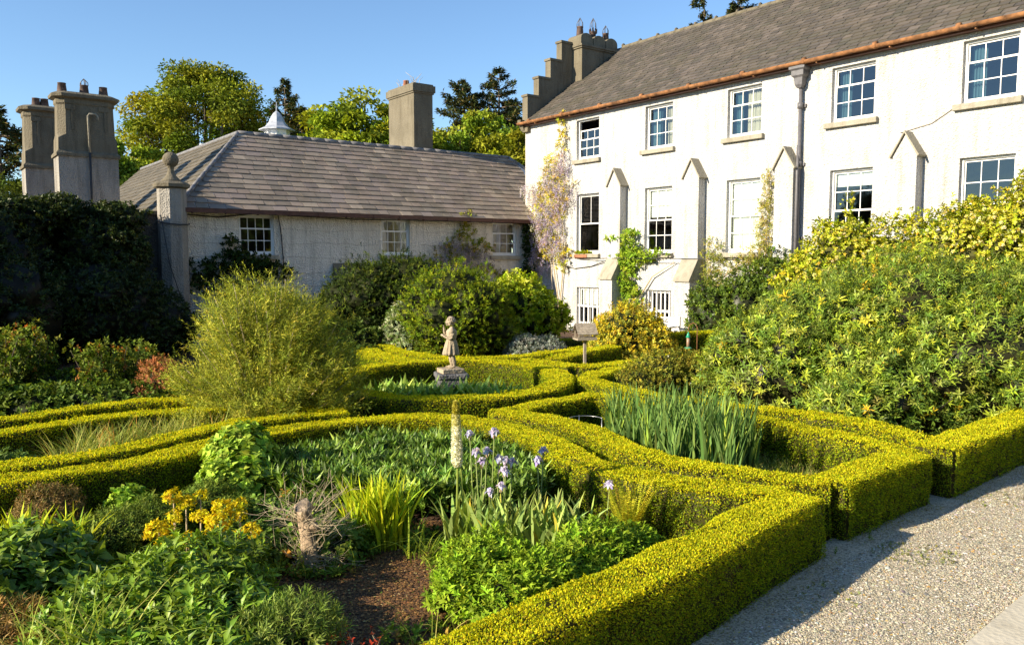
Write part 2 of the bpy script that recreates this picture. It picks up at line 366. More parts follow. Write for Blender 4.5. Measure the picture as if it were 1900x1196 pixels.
def gx(px, y, z=0.0): return (px - 950) / 1500 * (y * 0.9969 + (CAM_H - z) * 0.0784)      # lateral metres for a sight line at depth y
def inpoly(P, poly):
    x, y = P[:, 0], P[:, 1]; ins = np.zeros(len(P), bool); n = len(poly)
    for i in range(n):
        x1, y1 = poly[i]; x2, y2 = poly[(i + 1) % n]
        with np.errstate(divide='ignore', invalid='ignore'):
            ins ^= ((y1 > y) != (y2 > y)) & (x < (x2 - x1) * (y - y1) / (y2 - y1 + 1e-12) + x1)
    return ins
def scatter(poly, n):
    p = np.array(poly); lo, hi = p.min(0), p.max(0); out = []
    tot = 0
    while tot < n:
        q = lo + (hi - lo) * RNG.random((n * 2, 2)); q = q[inpoly(q, poly)]; out.append(q); tot += len(q)
    q = np.concatenate(out)[:n]; return np.concatenate([q, np.zeros((len(q), 1))], 1)

# ------------------------------------------------------------------ ground, gravel, terrace
def sheet(name, poly, z, mat, th=0.0):
    mb = MB()
    if th: mb.prism(poly, z - th, z)
    else: mb.add([(x, y, z) for x, y in poly], [tuple(range(len(poly)))])
    o = mb.build(name, mat); o['kind'] = 'structure'; return o
sheet('ground', [(-500, -200), (500, -200), (500, 700), (-500, 700)], 0.0, M_SOIL)
GR = [(-5, -0.9), (0.3, 4.45), (2.42, 6.59), (4.0, 7.99), (6.36, 9.92), (16, 18.5), (24, 10), (12, -4)]
sheet('gravel_path', GR, 0.005, M_GRAVEL)
sheet('terrace_paving', [(0.1, 2.35), (2.97, 4.97), (3.65, 5.58), (7.6, 9.2), (11, 5), (4, -2)], 0.09, M_PAVE, 0.1)
def pebbles(name, label, cat, poly, n, s0, s1, cols, z=0.008, flat=0.6, mat=None):
    """loose stones or chips: small skewed octahedra"""
    P = scatter(poly, n); P[:, 2] = z; s = s0 + (s1 - s0) * RNG.random(n) ** 2.5
    base = np.array([(1, 0, 0), (-0.8, 0.9, 0), (-0.9, -0.8, 0), (0.1, 0, 0.9), (0.4, 0.9, 0.1), (0.5, -0.9, 0)], float)
    a = RNG.uniform(0, 6.28, n); ca, sa = np.cos(a), np.sin(a)
    V = base[None] * np.stack([s * (0.7 + 0.6 * RNG.random(n)), s * (0.5 + 0.5 * RNG.random(n)), s * flat], 1)[:, None, :]
    X = V[..., 0] * ca[:, None] - V[..., 1] * sa[:, None]; Y = V[..., 0] * sa[:, None] + V[..., 1] * ca[:, None]
    V = np.stack([X, Y, V[..., 2]], -1) + P[:, None, :] + rnd(n * 6).reshape(n, 6, 3) * (s * 0.1)[:, None, None]
    f = np.array([(0, 4, 3), (4, 1, 3), (1, 2, 3), (2, 5, 3), (5, 0, 3)]); o = np.arange(n)[:, None] * 6
    nb = NB(); nb.add(V.reshape(-1, 3), np.concatenate([o + q[None] for q in f]), np.repeat(pick(cols, n, 0.2), 6, 0))
    ob = nb.build(name, mat or M_ATTR); tag(ob, label, cat, kind='stuff'); return ob
pebbles('loose_gravel', 'pale grey and buff stones loose over the path beside the hedges', 'gravel',
        [(0.9, 4.5), (2.7, 6.4), (6.4, 9.6), (9.5, 12.4), (9, 9), (5, 6.8), (3.2, 4.7), (2, 4)], 70000, 0.004, 0.011,
        [(3, (0.50, 0.44, 0.31)), (2, (0.30, 0.26, 0.19)), (2, (0.66, 0.59, 0.43)), (1, (0.72, 0.68, 0.58)), (0.6, (0.42, 0.26, 0.15))])
pebbles('bark_mulch', 'brown bark chips strewn over the bare soil in the front bed', 'mulch',
        [(-2.4, 4.6), (0.2, 4.9), (-0.1, 7.4), (-2.6, 7.4)], 60000, 0.003, 0.012,
        [(3, (0.15, 0.068, 0.032)), (2, (0.08, 0.036, 0.018)), (1.5, (0.24, 0.115, 0.055)), (0.2, (0.34, 0.24, 0.15))], flat=0.45)

# ------------------------------------------------------------------ building kit (local x along the wall, -y outwards)
def wall_with_holes(name, x0, x1, z0, z1, holes, depth, mat, parent, thick=0.5):
    xs = sorted({x0, x1, *[h[0] for h in holes], *[h[1] for h in holes]}); zs = sorted({z0, z1, *[h[2] for h in holes], *[h[3] for h in holes]})
    mb = MB()
    for a, b in zip(xs, xs[1:]):
        for c, d in zip(zs, zs[1:]):
            mx, mz = (a + b) / 2, (c + d) / 2
            if any(h[0] < mx < h[1] and h[2] < mz < h[3] for h in holes): continue
            mb.quad((a, 0, c), (b, 0, c), (b, 0, d), (a, 0, d))
    for a, b, c, d in holes:
        mb.quad((a, 0, c), (a, 0, d), (a, depth, d), (a, depth, c)); mb.quad((b, 0, d), (b, 0, c), (b, depth, c), (b, depth, d))
        mb.quad((a, 0, d), (b, 0, d), (b, depth, d), (a, depth, d)); mb.quad((b, 0, c), (a, 0, c), (a, depth, c), (b, depth, c))
    return mb.build(name, mat, parent)
def sash(parent, x0, x1, z0, z1, cols, rows, rail, y=0.13, sill=None, extra=None, label=None, dropped=0.0, bars=0, gcols_low=None, proj=0.0):
    """sliding sash: box frame, glazing bars, meeting rail after `rail` rows from the top"""
    mb = MB(); fw = 0.046; w = x1 - x0; h = z1 - z0
    mb.box(x0, x0 + fw, y - 0.03, y + 0.06, z0, z1); mb.box(x1 - fw, x1, y - 0.03, y + 0.06, z0, z1)
    mb.box(x0 + fw, x1 - fw, y - 0.03, y + 0.06, z1 - fw, z1); mb.box(x0 + fw, x1 - fw, y - 0.035, y + 0.06, z0, z0 + 0.06)
    gx0, gx1 = x0 + fw, x1 - fw; st = 0.028
    zt = z1 - fw; zb = z0 + 0.06; zm = zt - (zt - zb) * rail / rows
    def one(za, zc, r, yy, nc):
        mb.box(gx0, gx0 + st, yy, yy + 0.035, za, zc); mb.box(gx1 - st, gx1, yy, yy + 0.035, za, zc)
        mb.box(gx0 + st, gx1 - st, yy, yy + 0.035, za, za + 0.045); mb.box(gx0 + st, gx1 - st, yy, yy + 0.035, zc - 0.04, zc)
        for i in range(1, nc):
            x = gx0 + (gx1 - gx0) * i / nc; mb.box(x - 0.009, x + 0.009, yy + 0.004, yy + 0.028, za + 0.045, zc - 0.04)
        for i in range(1, r):
            z = za + (zc - za) * i / r; mb.box(gx0 + st, gx1 - st, yy + 0.006, yy + 0.026, z - 0.011, z + 0.011)
    one(zm - 0.02 - dropped, zt - dropped, rail, y + 0.022, cols); one(zb, zm + 0.02, rows - rail, y - 0.016, gcols_low or cols)
    o = mb.build('window', M_PAINT, parent)
    if label: o['label'] = label
    g = MB(); g.quad((gx0, y + 0.038, zm - dropped), (gx1, y + 0.038, zm - dropped), (gx1, y + 0.038, zt - dropped), (gx0, y + 0.038, zt - dropped))
    g.quad((gx0, y - 0.002, zb), (gx1, y - 0.002, zb), (gx1, y - 0.002, zm), (gx0, y - 0.002, zm)); g.build('glass_pane', M_GLASS, o)
    if sill is not None:
        s = MB(); s.box(x0 - sill, x1 + sill * 0.8, -0.11, 0.10, z0 - 0.13, z0 - 0.003); s.build('sill', M_STONE, o, 0.01)
    if bars:
        b = MB()
        for i in range(bars):
            x = x0 + w * (i + 0.6) / bars; b.box(x - 0.022, x + 0.022, 0.01, 0.045, z0 + 0.02, z1 - 0.04)
        b.box(x0 + 0.01, x1 - 0.01, 0.046, 0.075, zm - 0.03, zm + 0.04); b.build('security_bars', M_PAINT, o)
    if extra == 'blind' or extra == 'halfblind' or extra == 'lowblind':
        zl = {'blind': z0 + 0.05, 'halfblind': z0 + h * 0.55, 'lowblind': z0 + h * 0.80}[extra]
        b = MB(); b.box(x0 + 0.05, x1 - 0.05, y + 0.10, y + 0.105, zl, z1 - 0.04); b.build('blind', M_BLIND, o)
    if extra in ('curtains', 'teal', 'leftteal', 'mixed'):
        def drape(a, b_, mat):
            vs = []; fs = []; k = 26
            for i in range(k + 1):
                x = a + (b_ - a) * i / k; yy = y + 0.16 + 0.03 * math.sin(i * 1.35) + 0.012 * math.sin(i * 3.1)
                vs += [(x, yy, z0 + 0.02), (x + 0.01 * math.sin(i), yy + 0.01, z1 - 0.05)]
            for i in range(k): fs.append((2 * i, 2 * i + 2, 2 * i + 3, 2 * i + 1))
            d = MB(); d.add(vs, fs, None, True); d.build('curtain', mat, o)
        if extra == 'curtains': drape(x0 + 0.04, x0 + w * 0.30, M_CURTAIN); drape(x0 + w * 0.52, x1 - 0.04, M_CURTAIN)
        if extra == 'teal': drape(x0 + 0.04, x0 + w * 0.42, M_TEAL); drape(x0 + w * 0.60, x0 + w * 0.80, M_CURTAIN)
        if extra == 'leftteal': drape(x0 + 0.04, x0 + w * 0.34, M_TEAL)
        if extra == 'mixed': drape(x0 + 0.04, x0 + w * 0.30, M_TEAL); drape(x0 + w * 0.42, x0 + w * 0.82, M_CURTAIN)
    return o
def slates(parent, O, ax, up, length, height, course, width, pal, name='roof', clip=None, seed=3, gap=0.018, body=True):
    """slope covered with real overlapping slates. O lower-left corner, ax along the eave, up along the slope"""
    r = random.Random(seed); O = Vector(O); ax = Vector(ax).normalized(); up = Vector(up).normalized(); nn = ax.cross(up).normalized()
    mb = MB(); rows = int(math.ceil(height / course)); w = width
    for j in range(rows):
        a = -w * (0.5 if j % 2 else 0) - r.random() * 0.06
        while a < length:
            ww = w * r.uniform(0.72, 1.2); x0, x1 = max(0, a), min(length, a + ww - gap); v0, v1 = j * course, min(height, (j + 1) * course + 0.05)
            a += ww
            if x1 - x0 < 0.04: continue
            if clip:
                lo, hi = clip((v0 + min(v1, v0 + course)) / 2); x0, x1 = max(x0, lo), min(x1, hi)
                if x1 - x0 < 0.03: continue
            q = r.random(); c = pal[int(q * len(pal))]; k = r.uniform(0.74, 0.98); c = tuple(e * k for e in c)
            dz = r.uniform(-0.004, 0.006); t = 0.032; dv = r.uniform(-0.012, 0.012)
            p = [O + ax * x + up * v + nn * h for x, v, h in ((x0, v0 + dv, t + dz), (x1, v0 + dv, t + dz + r.uniform(-.003, .003)), (x1, v1, 0.004), (x0, v1, 0.004), (x0, v0 + dv, dz), (x1, v0 + dv, dz))]
            mb.add(p, [(0, 1, 2, 3), (4, 5, 1, 0), (4, 0, 3), (1, 5, 2)], c)
    return mb.build(name, M_SLATE, parent)

# ------------------------------------------------------------------ white three-storey house
HZ = math.atan2(-0.79960444, 0.60052706)
house = thing('white_house', 'long white roughcast three-storey house with slate roof, rusty gutter and stepped gable', 'house', (0.4883, 29.7733, 0), HZ)
L_H = 22.0; X1 = [2.8, 5.95, 9.03, 12.15, 15.2, 18.3]; W1 = 1.1
holes = [(x, x + W1, 5.74, 7.05) for x in X1] + [(x + 0.02, x + W1 + 0.02, 2.62, 4.60) for x in X1] + [(2.85, 3.95, 0.22, 1.50), (6.05, 7.08, 0.22, 1.50)]
wall_with_holes('wall', 0, L_H, 0, 7.38, holes, 0.13, M_WHITE, house)
mb = MB(); mb.quad((0, 0, 0), (0, 8, 0), (0, 8, 7.3), (0, 4, 10.3), (0, 0, 7.3)); mb.quad((L_H, 0, 0), (L_H, 8, 0), (L_H, 8, 7.3), (L_H, 4, 10.3), (L_H, 0, 7.3)); mb.quad((0, 8, 0), (L_H, 8, 0), (L_H, 8, 7.3), (0, 8, 7.3))
mb.build('rear_wall', M_WHITE, house)
mb = MB()                                                # rooms behind the windows
mb.quad((0.1, 3.2, 0.02), (L_H - 0.1, 3.2, 0.02), (L_H - 0.1, 3.2, 7.2), (0.1, 3.2, 7.2))
for z in (2.1, 5.2, 7.25): mb.quad((0.1, 0.3, z), (L_H - 0.1, 0.3, z), (L_H - 0.1, 3.2, z), (0.1, 3.2, z))
for x in (4.9, 8.0, 11.1, 14.1, 17.2): mb.quad((x, 0.3, 0.02), (x, 3.2, 0.02), (x, 3.2, 7.2), (x, 0.3, 7.2))
mb.build('interior_partition', M_ROOM, house)
lab1 = ['first-floor window with its upper sash dropped open', 'first-floor window with teal curtain', 'first-floor window with looped cream curtains', None, None, None]
for i, x in enumerate(X1):
    if i == 0: sash(house, x, x + W1, 5.74, 7.05, 3, 4, 2, sill=0.12, dropped=0.28, label=lab1[0])
    else: sash(house, x, x + W1, 5.74, 7.05, 3, 3, 1, sill=0.14, extra=[None, 'teal', 'mixed', 'leftteal', 'leftteal', None][i], label=lab1[i])
for i, x in enumerate(X1):
    x += 0.02
    if i == 0: sash(house, x, x + W1, 2.62, 4.60, 2, 2, 1, sill=0.1, gcols_low=1, label='plain sash window beside the wisteria')
    else: sash(house, x, x + W1, 2.62, 4.60, 3, 4, 2, sill=0.1, extra=[None, 'halfblind', 'blind', 'lowblind', None, None][i], label=[None, 'window with half-drawn white blind', 'window with white blind fully down', None, None, None][i])
sash(house, 2.85, 3.95, 0.22, 1.50, 2, 2, 1, bars=5, extra='halfblind', label='barred basement window beside the wisteria')
sash(house, 6.05, 7.08, 0.22, 1.50, 3, 2, 1, bars=6, label='barred basement window behind the golden bush')
# roof, ridge, gutter
sl = math.hypot(4.25, 3.1)
SLATE_H = [(0.105, 0.092, 0.078), (0.12, 0.104, 0.085), (0.098, 0.086, 0.074), (0.135, 0.115, 0.095), (0.10, 0.092, 0.072), (0.155, 0.13, 0.11)]
slates(house, (0.3, -0.27, 7.30), (1, 0, 0), (0, 4.27, 3.15), L_H - 0.3, math.hypot(4.27, 3.15), 0.21, 0.30, SLATE_H, 'roof', seed=4)
mb = MB(); mb.quad((0.3, -0.25, 7.29), (L_H, -0.25, 7.29), (L_H, 4, 10.42), (0.3, 4, 10.42)); mb.quad((L_H, 8.25, 7.29), (0.3, 8.25, 7.29), (0.3, 4, 10.42), (L_H, 4, 10.42)); mb.build('roof_boarding', M_SLATE, house)
mb = MB()
for i in range(50):
    x = 0.9 + i * 0.44; mb.tube([(x, 4.0, 10.44), (x + 0.425, 4.0, 10.44 + 0.012 * math.sin(i * 2.3))], [0.085, 0.09], 8)
    if i % 2 == 0: mb.tube([(x, 4.0, 10.5), (x + 0.03, 4.0, 10.5)], 0.10, 8)
mb.build('ridge_tiles', M_RENDER, house)
mb = MB(); k = 9; prof = [(-0.075 * math.cos(math.pi * j / k), -0.085 * math.sin(math.pi * j / k)) for j in range(k + 1)]
vs = []; fs = []
for i, x in enumerate([-0.05, L_H]):
    for (yy, zz) in prof: vs.append((x, -0.31 + yy, 7.31 + zz))
for (yy, zz) in prof: vs.append((-0.05, -0.31 + yy * 0.85, 7.31 + zz * 0.85)); 
for (yy, zz) in prof: vs.append((L_H, -0.31 + yy * 0.85, 7.31 + zz * 0.85))
n = k + 1
for j in range(k): fs += [(j, n + j, n + j + 1, j + 1), (2 * n + j, 2 * n + j + 1, 3 * n + j + 1, 3 * n + j)]
mb.add(vs, fs, None, True)
for x in np.arange(0.6, L_H, 1.83):
    mb.tube([(x - 0.05, -0.31, 7.30), (x + 0.03, -0.31, 7.30)], 0.084, 12)
    mb.box(x + 0.3, x + 0.33, -0.30, 0.0, 7.19, 7.215)
mb.build('gutter', M_RUST, house)
mb = MB(); mb.box(0, L_H, -0.20, -0.002, 7.20, 7.285); mb.build('eaves_board', M_GUTTER, house)
# downpipe with hopper head
mb = MB(); mb.tube([(11.36, -0.10, 0.2), (11.36, -0.10, 6.75)], 0.045, 12)
for z in (2.9, 4.75, 6.2): mb.tube([(11.36, -0.10, z), (11.36, -0.10, z + 0.14)], 0.075, 12); mb.box(11.24, 11.48, -0.05, 0.0, z + 0.03, z + 0.11)
mb.loft([[(11.36 + a * w, -0.14 + b * w * 0.8, z) for a, b in ((-1, -1), (1, -1), (1, 1), (-1, 1))] for w, z in ((0.06, 6.7), (0.10, 6.78), (0.12, 6.95), (0.17, 7.0), (0.17, 7.12), (0.22, 7.16), (0.22, 7.24))])
mb.build('downpipe', M_IRON, house)
mb = MB(); mb.tube([(11.40, -0.22, 0.3), (11.40, -0.22, 4.7), (11.30, -0.06, 5.3)], 0.035, 8); mb.build('downpipe', M_IRON, house)['label'] = 'thin grey pipe beside the third buttress'
# buttresses
for i, bx in enumerate((4.66, 7.78, 10.80, 13.90, 17.0)):
    w = 0.54; mb = MB()
    mb.box(bx, bx + w, -0.30, -0.002, 2.4, 4.75)
    mb.add([(bx, -0.30, 4.75), (bx + w, -0.30, 4.75), (bx + w / 2, -0.30, 5.2), (bx, -0.002, 4.75), (bx + w, -0.002, 4.75), (bx + w / 2, -0.002, 5.2)], [(0, 1, 2), (3, 5, 4), (0, 3, 4, 1), (1, 4, 5, 2), (0, 2, 5, 3)])
    mb.box(bx, bx + w, -0.62, -0.002, 0.0, 1.86)
    o = mb.build('buttress', M_WHITE, house)
    c = MB()                                             # stone gablet and sloping weathering
    t = 0.055
    for s in (-1, 1):
        e = bx + w / 2 + s * (w / 2 + 0.045); a = bx + w / 2
        c.add([(e, -0.36, 4.70), (a, -0.36, 5.24), (a, -0.36, 5.24 + t * 0.9), (e + s * 0.03, -0.36, 4.70 + t * 0.6), (e, 0, 4.70), (a, 0, 5.24), (a, 0, 5.24 + t * 0.9), (e + s * 0.03, 0, 4.70 + t * 0.6)],
              [(0, 1, 2, 3), (4, 7, 6, 5), (0, 4, 5, 1), (3, 2, 6, 7), (0, 3, 7, 4)])
    c.build('gablet_coping', M_STONE, o)
    c = MB(); c.add([(bx - 0.03, -0.68, 1.84), (bx + w + 0.03, -0.68, 1.84), (bx + w + 0.03, -0.30, 2.46), (bx - 0.03, -0.30, 2.46), (bx - 0.03, -0.68, 1.80), (bx + w + 0.03, -0.68, 1.80), (bx + w + 0.03, -0.002, 1.80), (bx - 0.03, -0.002, 1.80), (bx + w + 0.03, -0.002, 2.46), (bx - 0.03, -0.002, 2.46)],
        [(0, 1, 2, 3), (4, 7, 6, 5), (0, 4, 5, 1), (1, 5, 6, 8, 2), (3, 9, 7, 4, 0), (3, 2, 8, 9)]); c.build('weathering_slab', M_STONE, o)
# stepped gable
mb = MB(); z0 = 7.3
for a, b, zt in ((-0.14, 0.37, 8.3), (0.37, 0.92, 9.0), (0.92, 1.45, 9.71), (1.45, 1.97, 10.42)):
    mb.box(0.0, 0.30, a, b - 0.001, 7.0, zt - 0.06); mb.box(-0.03, 0.33, a - 0.04, b + 0.03, zt - 0.06, zt + 0.02)
mb.build('stepped_gable', M_RENDER, house); mb = MB()
for a, b, zt in ((5.2, 6.5, 10.2), (6.5, 7.1, 9.71), (7.1, 7.65, 9.0), (7.65, 8.15, 8.3)): mb.box(0.0, 0.30, a, b - 0.001, 7.0, zt)
mb.build('stepped_gable', M_RENDER, house); mb = MB()
mb.loft([[(x, -0.16 - d, z) for x in (-0.06, 0.12)] + [(x, 0.1, z) for x in (0.12, -0.06)] for d, z in ((0.0, 7.05), (0.06, 7.2), (0.16, 7.3), (0.16, 7.42))])
mb.build('kneeler_stone', M_RENDER, house)
mb = MB(); mb.box(0.02, 0.82, 1.98, 3.80, 8.2, 10.16); mb.box(-0.03, 0.87, 1.93, 3.85, 10.16, 10.22); mb.box(-0.07, 0.91, 1.89, 3.89, 10.22, 10.29)
ch = mb.build('chimney', M_RENDER, house)
mb = MB()                                                # crest of rounded merlons
for a in (1.95, 2.58, 3.21):
    n = 8; pr = [(a, 10.29)] + [(a + 0.29 - 0.29 * math.cos(math.pi * j / n), 10.52 + 0.20 * math.sin(math.pi * j / n)) for j in range(n + 1)] + [(a + 0.58, 10.29)]
    mb.add([(0.06, y, z) for y, z in pr] + [(0.80, y, z) for y, z in pr], [tuple(range(len(pr)))[::-1], tuple(range(len(pr), 2 * len(pr)))] + [(i, i + 1, len(pr) + i + 1, len(pr) + i) for i in range(len(pr) - 1)])
mb.box(0.10, 0.76, 2.0, 3.74, 10.29, 10.50); mb.build('chimney_crest', M_RENDER, ch)
def pot(parent, x, y, z, r, h, kind, mat, cage=True):
    mb = MB()
    if kind == 'crown':
        mb.lathe([(r, z), (r * 0.8, z + h * 0.15), (r * 0.7, z + h * 0.6), (r * 1.05, z + h * 0.68), (r * 1.05, z + h * 0.75)], x, y, 12)
        for j in range(8):
            t = j * math.pi / 4; mb.loft([[(x + math.cos(t + d) * r * q, y + math.sin(t + d) * r * q, zz) for d, q in ((-0.2, 1.05), (0.2, 1.05), (0.2, 0.8), (-0.2, 0.8))] for zz in (z + h * 0.75, z + h * 0.92)])
            mb.add([(x + math.cos(t - 0.2) * r, y + math.sin(t - 0.2) * r, z + h * 0.92), (x + math.cos(t + 0.2) * r, y + math.sin(t + 0.2) * r, z + h * 0.92), (x + math.cos(t) * r * 1.1, y + math.sin(t) * r * 1.1, z + h * 1.05)], [(0, 1, 2)])
    else: mb.lathe([(r, z), (r * 1.0, z + h * 0.1), (r * 0.78, z + h * 0.92), (r * 0.84, z + h * 0.93), (r * 0.84, z + h)], x, y, 12)
    o = mb.build('chimney_pot', mat, parent)
    if cage:
        w = MB(); H = h * 0.62
        for j in range(5):
            t = j * 2 * math.pi / 5; w.tube([(x + math.cos(t) * r * 0.8, y + math.sin(t) * r * 0.8, z + h), (x + math.cos(t) * r * 0.75, y + math.sin(t) * r * 0.75, z + h + H * 0.45), (x, y, z + h + H)], 0.012, 5)
        w.build('wire_cage', M_IRON, o)
pot(ch, 0.43, 2.22, 10.5, 0.15, 0.52, 'plain', M_POT); pot(ch, 0.43, 2.88, 10.5, 0.15, 0.58, 'crown', M_POT); pot(ch, 0.43, 3.52, 10.5, 0.15, 0.48, 'plain', M_POT)
# window-ledge planter, cables on the wall
mb = MB(); mb.tube([(3.0, -0.03, 2.44), (5.2, -0.34, 2.47), (8.3, -0.34, 2.45), (9.0, -0.03, 2.43), (11.2, -0.03, 2.44)], 0.012, 5, cap=False)
mb.tube([(0.7, -0.02, 2.2), (1.6, -0.03, 2.28), (2.8, -0.03, 2.12), (3.6, -0.03, 2.2), (4.55, -0.1, 2.44)], 0.014, 5); 
tag(mb.build('wall_cable', M_BLACK), 'black cable looping across the white house above the basement windows', 'cable')
bpy.data.objects['wall_cable'].location = house.location; bpy.data.objects['wall_cable'].rotation_euler = house.rotation_euler
mb = MB(); mb.tube([(13.9, -0.02, 5.3), (14.6, -0.02, 5.42), (15.05, -0.02, 5.68)], 0.008, 4); o = tag(mb.build('wall_wire', M_WOOD), 'thin slack wire rising from the rightmost buttress cap to a first-floor sill', 'wire'); o.location = house.location; o.rotation_euler = house.rotation_euler

# ------------------------------------------------------------------ low slate-roofed wing
WZ = math.atan2(0.60052706, 0.79960444)
W0 = Vector((0.7669, 29.4023, 0))
wing = thing('service_wing', 'low single-storey wing with mossy purple slate roof and aged roughcast wall', 'house', tuple(W0), WZ)
wh = [(-10.62, -9.60, 2.56, 3.70), (-6.13, -5.10, 2.56, 3.72), (-1.80, -0.76, 2.56, 3.74)]
wall_with_holes('wall', -12.1, -0.001, 0, 3.86, wh, 0.13, M_WING, wing)
mb = MB(); mb.quad((-12.1, 0, 0), (-12.1, 16, 0), (-12.1, 16, 3.86), (-12.1, 0, 3.86)); mb.quad((-12.1, 16, 0), (-6.9, 16, 0), (-6.9, 16, 3.86), (-12.1, 16, 3.86)); mb.quad((-6.9, 6, 0), (3, 6, 0), (3, 6, 3.86), (-6.9, 6, 3.86)); mb.build('rear_wall', M_WING, wing)
mb = MB(); mb.quad((-12, 2.2, 0.02), (-0.1, 2.2, 0.02), (-0.1, 2.2, 3.8), (-12, 2.2, 3.8)); mb.quad((-12, 0.3, 2.0), (-0.1, 0.3, 2.0), (-0.1, 2.2, 2.0), (-12, 2.2, 2.0)); mb.build('interior_partition', M_ROOM, wing)
sash(wing, *wh[0], 4, 3, 1, y=0.10, sill=0.1, label='wing window beside the pier, dark panes')
sash(wing, *wh[1], 4, 3, 1, y=0.10, sill=0.08, extra='curtains', label='wing window with drawn-back cream curtains')
sash(wing, *wh[2], 3, 3, 1, y=0.10, sill=0.14, extra='curtains', label='wing window nearest the white house')
SLATE_W = [(0.33, 0.26, 0.205), (0.31, 0.25, 0.21), (0.36, 0.28, 0.215), (0.27, 0.225, 0.175), (0.33, 0.265, 0.20), (0.42, 0.34, 0.255), (0.30, 0.245, 0.19)]
RZ, EZ = 6.42, 3.86; rise = RZ - EZ; eo = 0.28; S_len = math.hypot(3 + eo, rise)
def clipf(v):                                            # left end follows the hip, right end meets the house corner then hips away
    f = v / S_len; return 2.75 * f, 12.35 + (0.35 if f > 0.22 else 0) + (0.9 * min(1, max(0, (f - 0.22) * 5)) if f > 0.22 else 0)
slates(wing, (-12.33, -eo, EZ - 0.05), (1, 0, 0), (0, 3 + eo, rise + 0.05), 13.6, S_len, 0.262, 0.42, SLATE_W, 'roof', clip=clipf, seed=8)
mb = MB()
mb.add([(-12.33, -eo, EZ - 0.06), (-0.02, -eo, EZ - 0.06), (-0.02, 0.42, EZ + 0.5), (3.0, 0.5, EZ + 0.52), (1.1, 3, RZ - 0.02), (-9.58, 3, RZ - 0.02)], [(0, 1, 2, 3, 4, 5)])
mb.add([(1.1, 3, RZ - 0.02), (-9.58, 3, RZ - 0.02), (-7, 6.2, EZ), (3.8, 6.2, EZ), (3.0, 0.5, EZ + 0.52)], [(0, 1, 2, 3), (4, 0, 3)])
mb.add([(-9.58, 3, RZ - 0.02), (-9.58, 16, RZ - 0.02), (-7, 16, EZ), (-7, 6.2, EZ)], [(0, 1, 2, 3)]); mb.build('roof_boarding', M_SLATE, wing)
slates(wing, (-12.36, 16.2, EZ - 0.05), (0, -1, 0), (2.78, 0, rise + 0.05), 16.5, math.hypot(2.78, rise + 0.05), 0.26, 0.4, [(0.15, 0.13, 0.095), (0.175, 0.15, 0.11), (0.13, 0.115, 0.085)], 'roof',
       clip=lambda v: (0, 16.5 - 3.28 * v / math.hypot(2.78, rise)), seed=9)['label'] = 'pale lichened slate slope on the far left end of the wing'
mb = MB(); mb.add([(-12.36, -eo, EZ - 0.07), (-12.36, 16.2, EZ - 0.07), (-9.58, 16.2, RZ - 0.03), (-9.58, 3, RZ - 0.03)], [(0, 3, 2, 1)]); mb.build('roof_boarding', M_SLATE, wing)
mb = MB()
def ridge(p, q, n, rad=0.075):
    p, q = Vector(p), Vector(q)
    for i in range(n):
        a = p.lerp(q, i / n); b = p.lerp(q, (i + 0.97) / n); mb.tube([a, b], rad, 7)
ridge((-9.58, 3, RZ + 0.01), (1.1, 3, RZ + 0.01), 22); ridge((-9.58, 3, RZ + 0.01), (-9.58, 16, RZ + 0.01), 22); ridge((-12.36, -eo, EZ - 0.02), (-9.58, 3, RZ + 0.01), 12, 0.06); ridge((1.1, 3, RZ + 0.01), (3.0, 0.6, EZ + 0.6), 8)
mb.build('lead_ridge', M_RIDGE, wing)
mb = MB(); mb.box(-12.3, -0.02, -0.40, -eo + 0.02, EZ - 0.16, EZ - 0.045); mb.box(-12.1, -0.02, -eo + 0.02, -0.002, EZ - 0.12, EZ - 0.05)
for x in np.arange(-12, 0, 0.9): mb.box(x, x + 0.03, -0.41, -0.28, EZ - 0.18, EZ - 0.06)
mb.build('gutter', M_GUTTER, wing)
mb = MB(); mb.tube([(-0.16, -0.10, 0.1), (-0.16, -0.10, 3.0), (-0.22, -0.3, 3.7)], 0.05, 10)
for z in (0.9, 2.1): mb.tube([(-0.16, -0.10, z), (-0.16, -0.10, z + 0.1)], 0.065, 10)
mb.build('downpipe', M_PAINT, wing)
mb = MB(); mb.box(-3.08, -2.28, 3.15, 5.05, 5.6, 8.50); mb.box(-3.12, -2.24, 3.11, 5.09, 8.50, 8.56); mb.box(-3.16, -2.20, 3.07, 5.13, 8.56, 8.80); mb.box(-3.10, -2.26, 3.13, 5.07, 8.80, 8.86)
mb.box(-3.2, -2.1, 3.0, 3.14, 6.3, 6.52); mb.box(-3.12, -2.02, 3.14, 5.1, 6.3, 6.47)
c2 = mb.build('chimney', M_RENDER, wing); pot(c2, -2.68, 4.4, 8.86, 0.13, 0.32, 'plain', M_TERRA, False)
mb = MB()                                                # dry weeds rooted in the chimney top
for q in range(16):
    a = random.uniform(0, 6.28); l = random.uniform(0.2, 0.75); y0 = random.uniform(3.4, 4.9)
    mb.tube([(-2.7, y0, 8.85), (-2.7 + 0.2 * l * math.cos(a), y0 + 0.25 * l * math.sin(a), 8.85 + 0.45 * l), (-2.7 + 0.6 * l * math.cos(a), y0 + 0.7 * l * math.sin(a), 8.85 + 0.75 * l)], [0.01, 0.008, 0.004], 4)
tag(mb.build('dry_weeds', M_TWIG), 'dry leafless weeds sprouting from the square wing chimney top', 'plant'); o = bpy.data.objects['dry_weeds']; o.location = W0; o.rotation_euler = (0, 0, WZ)
mb = MB(); mb.tube([(-8.9, 9, 6.1), (-8.9, 9, 6.75)], 0.10, 8); mb.tube([(-8.9, 9, 6.75), (-8.9, 9, 6.80)], 0.17, 8); mb.build('roof_vent', M_LEAD, wing)
